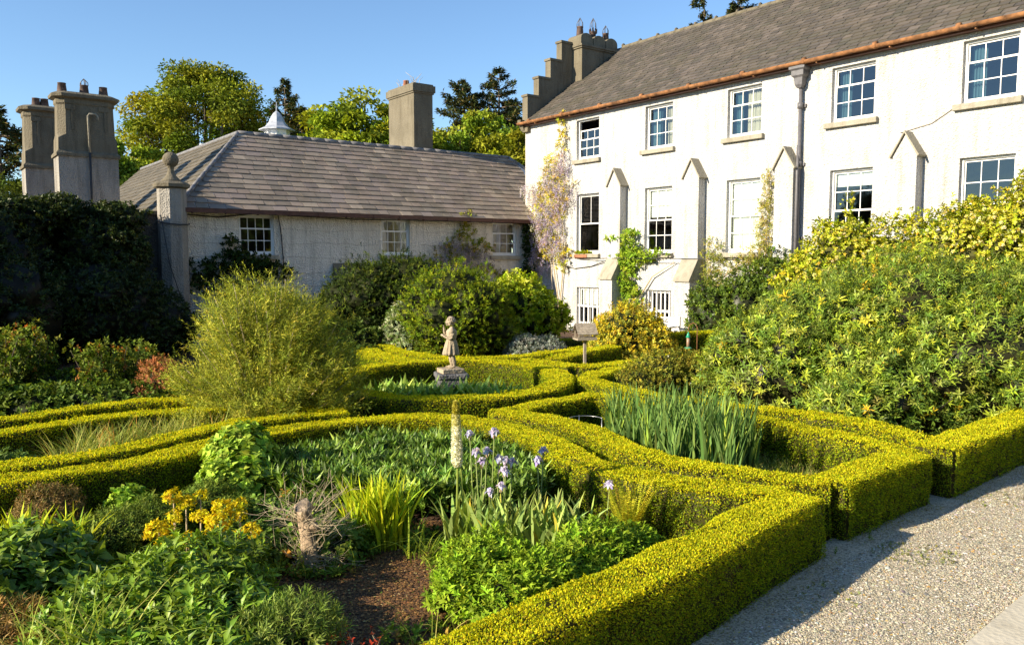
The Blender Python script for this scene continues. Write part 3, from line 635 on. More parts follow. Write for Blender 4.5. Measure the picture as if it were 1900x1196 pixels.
# small buttress with sloping top against the wing
mb = MB(); mb.box(-7.75, -6.95, -0.45, -0.002, 0, 1.62); o = mb.build('buttress', M_WING, wing)
c = MB(); c.add([(-7.8, -0.50, 1.62), (-6.9, -0.50, 1.62), (-6.9, -0.002, 2.32), (-7.8, -0.002, 2.32), (-7.8, -0.50, 1.58), (-6.9, -0.50, 1.58), (-6.9, -0.002, 1.58), (-7.8, -0.002, 1.58)], [(0, 1, 2, 3), (4, 7, 6, 5), (0, 4, 5, 1), (1, 5, 6, 2), (3, 7, 4, 0)]); c.build('weathering_slab', M_RENDER, o)
# wires strained on the wing wall for climbers, gutter cable
mb = MB()
for z in (1.2, 1.62, 2.05, 2.48, 2.9, 3.3, 3.62):
    pts = []; x = -12.0
    while x < -0.2:
        if not any(a - 0.12 < x < b + 0.12 and c - 0.15 < z < d + 0.1 for a, b, c, d in wh): pts.append((x, -0.02, z + 0.03 * math.sin(x * 2.3 + z * 9) + 0.015 * math.sin(x * 7.1 + z)))
        else:
            if len(pts) > 1: mb.tube(pts, 0.0035, 4, cap=False)
            pts = []
        x += 0.25
    if len(pts) > 1: mb.tube(pts, 0.0035, 4, cap=False)
for x in (-11.6, -11.0, -9.1, -8.5, -7.9, -6.6, -4.6, -4.0, -3.4, -2.6, -2.1): mb.tube([(x, -0.018, 0.9), (x + 0.05, -0.018, 2.2), (x + 0.01, -0.018, 3.0), (x, -0.018, 3.68)], 0.003, 4, cap=False)
o = tag(mb.build('training_wires', M_WOOD), 'faint grid of plant-training wires on the wing wall', 'wire'); o.location = W0; o.rotation_euler = (0, 0, WZ)
mb = MB(); mb.tube([(-12.1, -0.05, 3.66), (-11.2, -0.05, 3.60), (-10.2, -0.05, 3.735), (-9.5, -0.05, 3.72), (-9.42, -0.03, 3.3), (-9.36, -0.03, 2.45), (-9.36, -0.03, 1.7)], 0.016, 5); mb.tube([(-9.5, -0.05, 3.72), (-7, -0.05, 3.66), (-4, -0.05, 3.70), (-0.5, -0.05, 3.70)], 0.014, 5)
o = tag(mb.build('wall_cable', M_BLACK), 'black cable sagging under the wing gutter and down past its first window', 'cable'); o.location = W0; o.rotation_euler = (0, 0, WZ)

# ------------------------------------------------------------------ garden wall, pier with ball, chimney stacks, cupola
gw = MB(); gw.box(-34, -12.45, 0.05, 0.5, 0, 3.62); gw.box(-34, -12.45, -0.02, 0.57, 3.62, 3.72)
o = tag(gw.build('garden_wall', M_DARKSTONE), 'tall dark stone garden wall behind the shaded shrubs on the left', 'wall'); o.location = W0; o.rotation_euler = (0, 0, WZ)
pier = thing('stone_pier', 'octagonal roughcast pier topped by a stone ball finial', 'pier', tuple(W0 + Vector((math.cos(WZ) * -12.46, math.sin(WZ) * -12.46, 0)) + Vector((0.06, -0.08, 0)) * 2), WZ)
mb = MB(); mb.lathe([(0.42, 0), (0.42, 0.3), (0.385, 0.36), (0.37, 4.30)], k=8, rot=math.pi / 8, smooth=False); mb.build('shaft', M_RCGREY, pier)
mb = MB(); mb.lathe([(0.38, 4.30), (0.46, 4.34), (0.47, 4.42), (0.40, 4.47), (0.34, 4.49)], k=8, rot=math.pi / 8, smooth=False); mb.lathe([(0.26, 4.49), (0.22, 4.55), (0.12, 4.66), (0.075, 4.80), (0.085, 4.88), (0.12, 4.90)], k=20); mb.build('cap', M_RENDER, pier)
mb = MB(); mb.lathe([(0.205 * math.cos(a), 5.07 + 0.205 * math.sin(a)) for a in np.linspace(-1.5, 1.5, 14)], k=24); mb.build('ball', M_RENDER, pier)
mb = MB(); mb.tube([(math.cos(a) * 0.42, math.sin(a) * 0.42, 3.62 + 0.09 * math.sin(a * 0.5 + 2.2) * 3) for a in np.linspace(3.3, 6.2, 10)], 0.018, 5)
mb.tube([(-0.36, -0.28, 3.6), (-0.2, -0.39, 2.3), (0.12, -0.40, 1.2), (0.3, -0.33, 0.2)], 0.012, 5); mb.build('pier_cable', M_BLACK, pier)
def stack(label, x, y, w, d, top, pots, pipe=False, zb=5.35):
    s = thing('chimney_stack', label, 'chimney', tuple(W0 + Vector((math.cos(WZ) * x - math.sin(WZ) * y, math.sin(WZ) * x + math.cos(WZ) * y, 0))), WZ, 'tall chimney stacks behind the garden wall')
    hw, hd = w / 2, d / 2
    def rect(a, b, z, c=0.0):
        c = max(c, 0.001); return [(-a + c, -b, z), (a - c, -b, z), (a, -b + c, z), (a, b - c, z), (a - c, b, z), (-a + c, b, z), (-a, b - c, z), (-a, -b + c, z)]
    mb = MB(); mb.box(-hw, hw, -hd, hd, 0, zb); mb.build('base', M_RCGREY, s)
    mb = MB(); mb.loft([rect(hw + .05, hd + .05, zb), rect(hw + .05, hd + .05, zb + .08), rect(hw - .01, hd - .01, zb + .16), rect(hw - .02, hd - .02, zb + .5), rect(hw - .03, hd - .03, zb + .62, .19), rect(hw - .05, hd - .05, top - .32, .19)])
    mb.build('shaft', M_RENDER, s)
    mb = MB(); mb.loft([rect(hw - .05, hd - .05, top - .33, .19), rect(hw - .02, hd - .02, top - .28, .19), rect(hw - .02, hd - .02, top - .17, .19), rect(hw + .09, hd + .09, top - .12, .22), rect(hw + .10, hd + .10, top - .04, .22), rect(hw - .05, hd - .05, top + .04, .2)])
    for q in (-0.28, 0.28):
        for sy in (-1,): mb.box(q * w - 0.13, q * w + 0.13, sy * (hd - .045) - 0.035, sy * (hd - .045), top - .46, top - .33)
    mb.build('cornice', M_RENDER, s)
    for q in (-0.24, 0.04, 0.3): mb = MB(); mb.box(q * w - 0.03, q * w + 0.03, -hd + 0.012, -hd + 0.06, zb + 0.75, top - .46); mb.build('shaft_rib', M_RENDER, s)
    for i, (px_, cg) in enumerate(pots): pot(s, px_, 0, top + 0.02, 0.135, 0.30, 'plain', M_POT, cg)
    if pipe:
        p = MB(); p.tube([(0.02, -hd - 0.07, 3.2), (0.02, -hd - 0.07, zb + 0.12)], 0.03, 8, (0.02, 0.02, 0.02)); p.build('flue_pipe', M_BLACK, s)
        p = MB(); p.tube([(0.02, -hd - 0.07, zb + 0.12), (0.0, -hd - 0.07, top - 0.62), (0.04, -hd - 0.07, top - 0.56), (0.2, -hd - 0.07, top - 0.55), (0.25, -hd - 0.07, top - 0.6), (0.26, -hd - 0.07, top - 0.72)], 0.028, 8); p.build('flue_pipe', M_STONE, s)
stack('nearer, wider grey chimney stack with three pots and a bent flue pipe', -13.87, 3.45, 1.55, 0.9, 7.12, [(-0.55, False), (0.02, True), (0.52, False)], True)
stack('farther, half-hidden grey chimney stack at the far left with two pots', -14.35, 6.6, 1.55, 1.0, 7.15, [(-0.35, False), (-0.12, False)], zb=5.25)
# cupola on the stable range behind
cx_, cy_ = gx(515, 47, 8.5), 47.0
cup = thing('stable_range', 'white louvred cupola with lead ogee roof on the range behind the wing', 'outbuilding', (cx_, cy_, 0), WZ)
mb = MB(); mb.box(-7, 7, -3, 3, 0, 5.0); mb.build('wall', M_WING, cup)
mb = MB(); mb.add([(-7.2, -3.3, 4.9), (7.2, -3.3, 4.9), (7.2, 3.3, 4.9), (-7.2, 3.3, 4.9), (-7.2, 0, 7.0), (7.2, 0, 7.0)], [(0, 1, 5, 4), (2, 3, 4, 5), (0, 4, 3), (1, 2, 5)]); mb.build('roof', M_SLATE, cup)
mb = MB(); K = 8; z0 = 9.75; mb.lathe([(0.62, 6.6), (0.62, z0 - 0.12), (0.70, z0 - 0.08), (0.70, z0)], k=K, rot=math.pi / 8, smooth=False)
for j in range(K):
    t = j * math.pi / 4 + math.pi / 8; mb.box(0.64 * math.cos(t) - 0.05, 0.64 * math.cos(t) + 0.05, 0.64 * math.sin(t) - 0.05, 0.64 * math.sin(t) + 0.05, 6.7, z0 - 0.1)
cu = mb.build('cupola', M_PAINT, cup)
for j in range(K):
    mb = MB(); t = j * math.pi / 4; r = 0.585
    for q in range(9):
        zz = 8.75 + q * 0.09; c0 = Vector((math.cos(t) * r, math.sin(t) * r, zz)); tv = Vector((-math.sin(t), math.cos(t), 0)) * 0.14; ov = Vector((math.cos(t), math.sin(t), 0)) * 0.035
        mb.add([c0 - tv, c0 + tv, c0 + tv + ov + Vector((0, 0, -0.05)), c0 - tv + ov + Vector((0, 0, -0.05))], [(0, 1, 2, 3)])
    mb.build('louvre', M_IRON, cu)
mb = MB(); mb.lathe([(1.02, z0), (1.0, z0 + 0.06), (0.66, z0 + 0.22), (0.46, z0 + 0.46), (0.33, z0 + 0.76), (0.20, z0 + 0.98), (0.05, z0 + 1.10)], k=K, rot=math.pi / 8, smooth=False)
mb.tube([(0, 0, z0 + 1.05), (0, 0, z0 + 1.62)], [0.05, 0.015], 6); mb.tube([(-0.12, 0, z0 + 1.42), (0.16, 0, z0 + 1.42)], 0.012, 4); mb.build('dome', M_LEAD, cu)

# ------------------------------------------------------------------ clipped golden hedges of the parterre
def smooth_path(pts, ds=0.05):
    p = np.array(pts, float); e = np.vstack([2 * p[0] - p[1], p, 2 * p[-1] - p[-2]]); out = []
    for i in range(1, len(e) - 2):
        a, b, c, d = e[i - 1], e[i], e[i + 1], e[i + 2]; k = max(2, int(np.linalg.norm(c - b) / ds))
        for t in np.arange(k) / k:
            out.append(0.5 * ((2 * b) + (c - a) * t + (2 * a - 5 * b + 4 * c - d) * t * t + (3 * b - a - 3 * c + d) * t ** 3))
    out.append(p[-1]); return np.array(out)
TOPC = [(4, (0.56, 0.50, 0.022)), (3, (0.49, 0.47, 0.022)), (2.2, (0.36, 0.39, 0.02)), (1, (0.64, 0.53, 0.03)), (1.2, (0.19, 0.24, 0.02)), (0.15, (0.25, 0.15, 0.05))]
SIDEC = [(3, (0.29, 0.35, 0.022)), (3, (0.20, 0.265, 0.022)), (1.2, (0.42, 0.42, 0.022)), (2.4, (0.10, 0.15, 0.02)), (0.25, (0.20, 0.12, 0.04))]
def hedge(label, pts, w=0.36, h=0.50, L=0.022, cover=1.25, closed=False, seed=0, group='clipped golden hedges of the parterre', topc=TOPC, sidec=SIDEC, twist=0.0):
    pts = list(pts)
    L = L * 0.84; path = smooth_path(pts + ([pts[0]] if closed else [])); base = path[len(path) // 2].copy()
    root = thing('box_hedge', label, 'hedge', (base[0], base[1], 0), group=group); path = path - base
    tan = np.gradient(path, axis=0); tan /= np.linalg.norm(tan, axis=1)[:, None]; nor = np.stack([-tan[:, 1], tan[:, 0]], 1)
    seg = np.linalg.norm(np.diff(path, axis=0), axis=1); cum = np.concatenate([[0], np.cumsum(seg)]); TL = cum[-1]
    lf = Lump(5, 10, seed + 3); ff = Lump(16, 12, seed + 5)
    # woody body
    nb = NB(); hw = w / 2 - 0.02; hh = h - 0.02; ring = [(-hw, 0), (-hw * 1.02, hh * 0.5), (-hw, hh * 0.93), (-hw * 0.85, hh), (hw * 0.85, hh), (hw, hh * 0.93), (hw * 1.02, hh * 0.5), (hw, 0)]
    V = np.stack([np.column_stack([path + nor * a, np.full(len(path), b)]) for a, b in ring], 1); k = len(ring); m = len(path)
    V = V + nrm(V - V.mean(1, keepdims=True)) * (0.012 * ff(V.reshape(-1, 3)).reshape(m, k))[..., None]
    i = np.arange(m - 1)[:, None]; F = np.concatenate([np.stack([i[:, 0] * k + j, (i[:, 0] + 1) * k + j, (i[:, 0] + 1) * k + (j + 1) % k, i[:, 0] * k + (j + 1) % k], 1) for j in range(k - 1)])
    nb.add(V.reshape(-1, 3), F, np.tile((0.055, 0.05, 0.012), (m * k, 1)) * (1 + 0.3 * rnd(m * k, 1)))
    if not closed: nb.add(np.concatenate([V[0], V[-1]]), np.array([range(k), range(k, 2 * k)]), np.tile((0.055, 0.05, 0.012), (2 * k, 1)))
    nb.build('inner_twigs', LEAF, root)
    # leaf skin
    per = 2 * h + w; ends = 0 if closed else 2 * w * h; area = TL * per + ends; n = int(area * cover / (L * L * 0.62 * 0.55)); 
    s = RNG.random(n) * TL; c = np.stack([np.interp(s, cum, path[:, 0]), np.interp(s, cum, path[:, 1])], 1); nn = np.stack([np.interp(s, cum, nor[:, 0]), np.interp(s, cum, nor[:, 1])], 1)
    q = RNG.random(n) * per; side = np.where(q < h, -1, np.where(q > h + w, 1, 0)); x = np.where(side == 0, (q - h) - w / 2, side * w / 2); z = np.where(side == -1, q, np.where(side == 1, q - h - w, h))
    # soften the shoulders
    sh = 0.035; ov = np.clip((z - (h - sh)) / sh, 0, 1) * (side != 0); x = x - side * ov ** 2 * 0.02
    oc = np.clip((abs(x) - (w / 2 - sh)) / sh, 0, 1) * (side == 0); z = z - oc ** 2 * 0.02
    P = np.column_stack([c + nn * x[:, None], z])
    Nn = np.where((side == 0)[:, None], np.array([[0, 0, 1.0]]), np.column_stack([nn * side[:, None], np.zeros(n)]))
    if not closed:                                       # cut ends
        ne = int(2 * w * h * cover / (L * L * 0.34)); e = RNG.integers(0, 2, ne) * (m - 1); o = np.where(e == 0, -1, 1)[:, None]
        Pe = np.column_stack([path[e] + nor[e] * ((RNG.random(ne) - 0.5) * w)[:, None] + tan[e] * o * 0.005, RNG.random(ne) * h]); Ne = np.column_stack([tan[e] * o, np.zeros(ne)])
        P = np.concatenate([P, Pe]); Nn = np.concatenate([Nn, Ne]); side = np.concatenate([side, np.ones(ne, int)])
    G = P + np.array([base[0], base[1], 0]); P = P + Nn * (0.022 * lf(G) + 0.014 * ff(G) - 0.008 + 0.012 * RNG.random(len(P)))[:, None]
    D = Nn * 0.75 + rnd(len(P)) * 0.55 + np.array([0, 0, 0.25]); U = nrm(Nn + rnd(len(P)) * 0.5 + np.array([0, 0, 0.2]))
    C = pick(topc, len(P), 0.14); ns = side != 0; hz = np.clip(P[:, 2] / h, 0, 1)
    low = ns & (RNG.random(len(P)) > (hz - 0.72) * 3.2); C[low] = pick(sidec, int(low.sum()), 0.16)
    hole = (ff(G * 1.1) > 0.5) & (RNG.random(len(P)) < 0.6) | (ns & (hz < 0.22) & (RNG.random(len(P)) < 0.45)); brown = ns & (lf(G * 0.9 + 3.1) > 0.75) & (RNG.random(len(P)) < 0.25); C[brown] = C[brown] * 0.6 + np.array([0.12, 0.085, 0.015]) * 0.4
    keep = (P[:, 2] > 0.01) & ~hole; patch = 1 + 0.14 * lf(G * 1.7)[:, None]
    leaves(nb2 := NB(), P[keep], D[keep], U[keep], L * (0.7 + 0.6 * RNG.random(keep.sum())), L * 0.62, np.clip(C * patch, 0.004, 0.9)[keep], rich=False, fold=0.1, curl=0.05)
    m3 = int(TL * 34); sp = RNG.integers(0, m, m3); xo = (RNG.random(m3) - 0.5) * w * 1.04; zz = np.where(RNG.random(m3) < 0.75, h, h * RNG.uniform(0.5, 1, m3)); xo = np.where(zz < h, np.sign(xo) * w / 2, xo)
    Q = np.column_stack([path[sp] + nor[sp] * xo[:, None], zz - 0.01]); sprigs(nb2, Q, rnd(m3) * 0.35 + np.array([0, 0, 1.0]), 6, L * 1.7, L * 0.9, L * 0.5, topc, 0.9, rich=False)
    nb2.build('foliage', HEDGE, root); return root
A2 = [(-5.3, 6.7), (-4.52, 7.01), (-3.92, 7.45), (-3.57, 7.79), (-3.27, 8.35), (-3.04, 8.75), (-2.73, 9.08), (-2.25, 9.50), (-1.67, 9.80), (-1.17, 9.90), (-0.67, 9.83), (-0.33, 9.60), (0.05, 9.12), (0.32, 8.72), (0.51, 8.29), (0.65, 7.88), (0.82, 7.52), (1.17, 7.20), (1.47, 7.00), (1.79, 6.80), (2.30, 6.62)]
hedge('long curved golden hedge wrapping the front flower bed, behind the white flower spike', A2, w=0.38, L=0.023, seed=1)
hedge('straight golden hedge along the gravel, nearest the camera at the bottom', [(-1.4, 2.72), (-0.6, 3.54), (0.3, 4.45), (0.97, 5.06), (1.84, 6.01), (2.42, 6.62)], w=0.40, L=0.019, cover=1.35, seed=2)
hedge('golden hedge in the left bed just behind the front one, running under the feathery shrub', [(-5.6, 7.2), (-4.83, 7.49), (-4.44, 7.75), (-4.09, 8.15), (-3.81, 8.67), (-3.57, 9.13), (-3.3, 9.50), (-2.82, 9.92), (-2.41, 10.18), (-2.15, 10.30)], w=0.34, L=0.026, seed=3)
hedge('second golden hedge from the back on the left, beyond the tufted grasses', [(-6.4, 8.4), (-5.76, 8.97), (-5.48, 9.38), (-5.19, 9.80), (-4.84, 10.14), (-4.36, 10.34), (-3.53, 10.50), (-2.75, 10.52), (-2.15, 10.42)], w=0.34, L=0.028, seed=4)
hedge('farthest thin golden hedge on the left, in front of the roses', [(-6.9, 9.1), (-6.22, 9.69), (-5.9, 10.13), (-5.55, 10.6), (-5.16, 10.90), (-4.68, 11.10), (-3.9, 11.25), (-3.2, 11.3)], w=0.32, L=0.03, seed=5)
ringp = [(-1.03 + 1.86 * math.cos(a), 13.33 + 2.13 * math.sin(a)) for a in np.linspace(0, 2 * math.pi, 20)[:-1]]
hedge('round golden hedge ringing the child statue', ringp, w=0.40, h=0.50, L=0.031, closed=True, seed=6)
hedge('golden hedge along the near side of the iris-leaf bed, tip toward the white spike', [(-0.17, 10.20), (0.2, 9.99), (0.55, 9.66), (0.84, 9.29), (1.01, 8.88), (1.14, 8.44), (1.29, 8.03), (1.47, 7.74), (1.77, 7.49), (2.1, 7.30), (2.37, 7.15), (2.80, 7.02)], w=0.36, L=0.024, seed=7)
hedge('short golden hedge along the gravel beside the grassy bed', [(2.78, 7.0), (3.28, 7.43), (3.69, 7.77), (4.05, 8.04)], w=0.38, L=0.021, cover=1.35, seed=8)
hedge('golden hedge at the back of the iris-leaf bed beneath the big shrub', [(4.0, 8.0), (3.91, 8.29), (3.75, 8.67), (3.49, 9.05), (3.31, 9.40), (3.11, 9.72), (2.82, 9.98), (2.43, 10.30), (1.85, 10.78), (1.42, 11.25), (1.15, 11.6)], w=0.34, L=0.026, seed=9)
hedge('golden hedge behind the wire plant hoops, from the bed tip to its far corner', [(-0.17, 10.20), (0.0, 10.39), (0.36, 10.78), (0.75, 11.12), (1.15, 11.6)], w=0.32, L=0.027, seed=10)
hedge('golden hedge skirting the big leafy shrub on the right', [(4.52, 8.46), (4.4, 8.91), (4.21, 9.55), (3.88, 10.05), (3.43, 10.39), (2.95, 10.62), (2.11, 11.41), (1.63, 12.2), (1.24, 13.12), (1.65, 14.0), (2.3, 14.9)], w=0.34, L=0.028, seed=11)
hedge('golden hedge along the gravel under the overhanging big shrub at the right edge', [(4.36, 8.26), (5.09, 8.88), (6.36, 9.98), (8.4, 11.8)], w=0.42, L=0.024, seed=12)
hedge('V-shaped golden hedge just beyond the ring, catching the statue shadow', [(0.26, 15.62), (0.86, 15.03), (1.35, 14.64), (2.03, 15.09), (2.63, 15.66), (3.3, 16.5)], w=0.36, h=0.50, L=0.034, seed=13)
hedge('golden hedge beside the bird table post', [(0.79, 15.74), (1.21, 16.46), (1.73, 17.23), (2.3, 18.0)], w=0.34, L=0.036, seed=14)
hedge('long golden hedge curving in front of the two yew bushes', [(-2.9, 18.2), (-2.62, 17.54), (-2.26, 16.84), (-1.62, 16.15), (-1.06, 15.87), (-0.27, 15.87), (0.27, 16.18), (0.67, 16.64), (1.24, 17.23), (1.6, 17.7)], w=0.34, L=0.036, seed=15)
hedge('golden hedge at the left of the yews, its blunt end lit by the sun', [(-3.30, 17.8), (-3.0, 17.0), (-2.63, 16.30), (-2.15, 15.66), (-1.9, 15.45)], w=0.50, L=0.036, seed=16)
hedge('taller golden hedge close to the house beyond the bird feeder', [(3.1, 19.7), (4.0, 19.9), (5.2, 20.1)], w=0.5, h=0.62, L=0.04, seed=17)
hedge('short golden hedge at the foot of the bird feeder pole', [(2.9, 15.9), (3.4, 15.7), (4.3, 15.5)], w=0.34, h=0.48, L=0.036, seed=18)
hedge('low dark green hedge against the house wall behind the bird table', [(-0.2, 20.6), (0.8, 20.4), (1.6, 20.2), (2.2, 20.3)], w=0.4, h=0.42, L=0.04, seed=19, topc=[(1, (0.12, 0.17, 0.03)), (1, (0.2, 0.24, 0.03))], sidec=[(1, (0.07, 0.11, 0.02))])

# ------------------------------------------------------------------ trees beyond the roofs
def tree(name, label, x, y, trunk_h, crown, pal, n=9000, L=0.26, W=0.15, clusters=90, cr=0.16, seed=1, group='trees beyond the roofs', flat=0.6, trunk_r=0.35, leafm=None, zlo=-0.5, newc=None):
    """crown: list of (dx,dz,rx,ry,rz) ellipsoids relative to the trunk foot"""
    root = thing(name, label, 'tree', (x, y, 0), group=group); r = np.random.default_rng(seed); nb = NB(); mb = MB()
    tot = sum(c[2] * c[4] for c in crown); tops = []
    for ci, (dx, dz, rx, ry, rz) in enumerate(crown):
        k = max(6, int(clusters * c_ / tot)) if (c_ := rx * rz) else 6
        lump = Lump(2.2, 8, seed + ci); d = nrm(r.normal(size=(k * 3, 3))); d = d[d[:, 2] > zlo][:k]
        rad = (1 + 0.22 * lump(d)) * (0.30 + 0.68 * r.random(len(d)) ** 0.45)
        cc = d * rad[:, None] * np.array([rx, ry, rz]) + np.array([dx, 0, dz]); tops += list(cc)
        m = int(n * c_ / tot / len(cc)); i = np.arange(len(cc)).repeat(m); size = cr * (rx + rz) * (0.6 + 0.8 * r.random(len(cc)))
        off = nrm(rnd(len(i))) * (RNG.random((len(i), 1)) ** 0.45) * size[i][:, None] * np.array([1.15, 1.15, flat]); P = cc[i] + off
        D = nrm(off + rnd(len(i)) * size[i][:, None] * 0.6 + np.array([0, 0, -0.05])); U = nrm(np.array([0, 0, 1.0]) + rnd(len(i)) * 0.7)
        cb = pick(pal, len(cc), 0.12)[i] * (1 + 0.18 * RNG.normal(size=(len(i), 1)))
        leaves(nb, P, D, U, L * (0.6 + 0.8 * RNG.random(len(i))), W, np.clip(cb, 0.004, 0.9), rich=False)
    nb.build('crown', leafm or LEAF, root)
    top = max(c[1] + c[4] for c in crown); lean = r.normal(size=2) * 0.3
    mb.tube([(0, 0, 0), (lean[0] * 0.5, 0, trunk_h * 0.6), (lean[0], 0, trunk_h), (lean[0] * 1.4, 0, top * 0.82)], [trunk_r, trunk_r * 0.8, trunk_r * 0.65, trunk_r * 0.15], 10); mb.build('trunk', M_BARK, root)
    lb = MB()
    for t in tops[::2]:
        s = r.uniform(0.45, 0.85) * trunk_h; a = np.array([lean[0] * s / trunk_h, 0, s]); mid = a * 0.45 + t * 0.55 + np.array([0, 0, 0.06 * top * r.random()])
        lb.tube([a, mid, t], [trunk_r * 0.28, trunk_r * 0.15, 0.02], 5)
    lb.build('limbs', M_BARK, root); return root
BEECH = [(3, (0.20, 0.225, 0.03)), (2, (0.26, 0.26, 0.035)), (2, (0.13, 0.165, 0.025)), (0.2, (0.33, 0.29, 0.03))]
FRESH = [(3, (0.16, 0.235, 0.035)), (2, (0.21, 0.275, 0.04)), (1, (0.10, 0.16, 0.025))]
tree('beech_tree', 'large round golden-green beech rising behind the left end of the wing roof', -20.4, 54, 6.0, [(0, 10.7, 4.9, 4.5, 4.6), (-1.4, 7.0, 3.2, 3.5, 3.2), (2.8, 8.0, 3.0, 3.4, 3.4)], BEECH, n=70000, L=0.23, W=0.13, clusters=190, cr=0.10, seed=3, trunk_r=0.45)
tree('maple_tree', 'bright green tree between the chimney stacks and the beech', -21.3, 46, 3.5, [(0, 6.0, 2.1, 2, 3.0), (1.5, 4.2, 2.2, 2, 2.0), (-0.9, 7.6, 0.9, 1, 1.4)], FRESH, n=24000, L=0.21, W=0.16, clusters=90, cr=0.12, seed=5)
tree('sycamore_tree', 'lime-green leafy tree left of the square wing chimney', -8.9, 48, 4.5, [(0, 8.4, 3.6, 3, 3.6), (-2.5, 7.3, 1.8, 2, 2.2), (2.8, 8.2, 2.2, 2, 3.0), (4.6, 6.5, 2.2, 2, 2.6)], [(3, (0.23, 0.29, 0.03)), (2, (0.31, 0.345, 0.04)), (1, (0.13, 0.19, 0.025))], n=44000, L=0.27, W=0.17, clusters=150, cr=0.11, seed=7)
tree('ash_tree', 'light green tree right of the square chimney, below the dark conifers', -3.2, 52, 4, [(0, 7.6, 2.6, 2.5, 3.6), (1.2, 10.2, 1.4, 1.4, 1.8), (-1.6, 8.2, 1.8, 1.5, 2.6), (2.2, 7.4, 1.6, 1.5, 2.2)], [(2, (0.22, 0.30, 0.04)), (2, (0.30, 0.33, 0.06)), (1, (0.15, 0.2, 0.05))], n=17000, L=0.26, W=0.15, clusters=120, cr=0.12, seed=9)
tree('oak_tree', 'olive tree filling the corner beside the stepped gable', 0.6, 49, 4, [(0, 7.8, 2.4, 2.5, 2.6), (-2.2, 7.2, 2.0, 2, 2.4), (2.2, 8.0, 1.6, 1.8, 2.2)], [(2, (0.20, 0.22, 0.03)), (2, (0.28, 0.27, 0.035)), (1, (0.12, 0.17, 0.03))], n=20000, L=0.25, W=0.15, clusters=90, cr=0.12, seed=11)
CON = [(3, (0.045, 0.07, 0.035)), (2, (0.07, 0.09, 0.04)), (2, (0.12, 0.09, 0.05))]
def conifer(name, label, x, y, H, z0, R, tiers=14, n=120, pal=CON, seed=1, top=1.0, gap=0.2, shape=1.0, L=0.32):
    root = thing(name, label, 'tree', (x, y, 0), group='dark conifers beyond the roofs'); r = np.random.default_rng(seed); nb = NB(); tb = MB()
    tb.tube([(0, 0, 0), (0.1, 0, H * 0.5), (0.05, 0, H * 0.97)], [0.30, 0.18, 0.03], 8); tb.build('trunk', M_BARK, root); bb = MB()
    tiers = int(tiers * 1.5); n = int(n * 1.9)
    for t in range(tiers):
        f = t / (tiers - 1); z = z0 + (H - z0) * f ** 0.9; rad = R * ((1 - f) ** shape * 0.9 + 0.10 * top)
        for b in range(r.integers(4, 7)):
            if r.random() < gap: continue
            a = r.uniform(0, 6.28); ln = rad * r.uniform(0.6, 1.15); up = r.uniform(-0.05, 0.35); d = np.array([math.cos(a), math.sin(a), up])
            bb.tube([(0, 0, z), tuple(d * ln * 0.6 + [0, 0, z]), tuple(d * ln + [0, 0, z + 0.1])], [0.06, 0.035, 0.01], 4)
            m = int(n * ln / R) + 20; s = 0.12 + 0.88 * RNG.random(m) ** 0.7; sd = np.array([-math.sin(a), math.cos(a), 0])
            P = d * (ln * s)[:, None] + sd * (rnd(m, 1) * 0.22 * ln * (1.15 - s)[:, None]) + np.array([0, 0, z]) + np.array([0, 0, 0.1]) * rnd(m, 1)
            leaves(nb, P, d + rnd(m) * 0.5 + [0, 0, 0.15], [0, 0, 1.0] + rnd(m) * 0.4, L * (0.6 + 0.7 * RNG.random(m)), 0.11, pick(pal, m, 0.25), rich=False)
    bb.build('branches', M_BARK, root); nb.build('crown', LEAF, root); return root
conifer('fir_tree', 'pointed dark fir just right of the cupola', gx(535, 62), 62, 15.6, 9.0, 3.2, 11, seed=2)
conifer('pine_tree', 'dark windswept pine between the pointed fir and the lime-green tree', gx(565, 60), 60, 13.2, 9.2, 2.2, 8, seed=4, shape=0.6)
conifer('pine_tree', 'slight open pine nearest the lime-green tree', gx(592, 62), 62, 12.8, 8.0, 1.9, 8, seed=6, shape=0.5, gap=0.4, n=70)
conifer('pine_tree', 'left one of the two tall dark conifers between chimney and gable', gx(862, 60), 60, 15.1, 8.5, 3.3, 12, seed=8, shape=0.55, n=130)
conifer('pine_tree', 'right, taller one of the two dark conifers between chimney and gable, with a bare-topped leader', gx(925, 60), 60, 15.9, 8.2, 4.2, 12, seed=10, shape=0.8, n=150, top=0.8)
conifer('pine_tree', 'thin conifer top showing over the house ridge, left of its pair', gx(1296, 60), 60, 21.6, 15.5, 1.3, 8, seed=12, gap=0.5, shape=0.4, n=60)
conifer('pine_tree', 'darker conifer top showing over the house ridge, right of its pair', gx(1362, 60), 60, 21.4, 15.5, 1.7, 9, seed=14, gap=0.3, shape=0.4, n=110)
conifer('pine_tree', 'dark ragged pine at the far left edge beyond the chimney stacks', gx(10, 42), 42, 9.9, 4.5, 3.2, 12, seed=16, shape=0.4, n=140, gap=0.25)
DARKG = [(3, (0.025, 0.045, 0.014)), (2, (0.04, 0.06, 0.018)), (1, (0.065, 0.08, 0.025))]
tree('holm_oak', 'dark green tree overhanging the garden wall below the far-left pine', gx(15, 27), 27.0, 2.5, [(0, 4.0, 1.7, 1.4, 1.25), (1.0, 3.5, 1.1, 1.2, 0.9)], [(2, (0.07, 0.10, 0.02)), (1, (0.12, 0.15, 0.03))], n=9000, L=0.12, W=0.07, clusters=70, cr=0.13, seed=18, trunk_r=0.2, group=None)
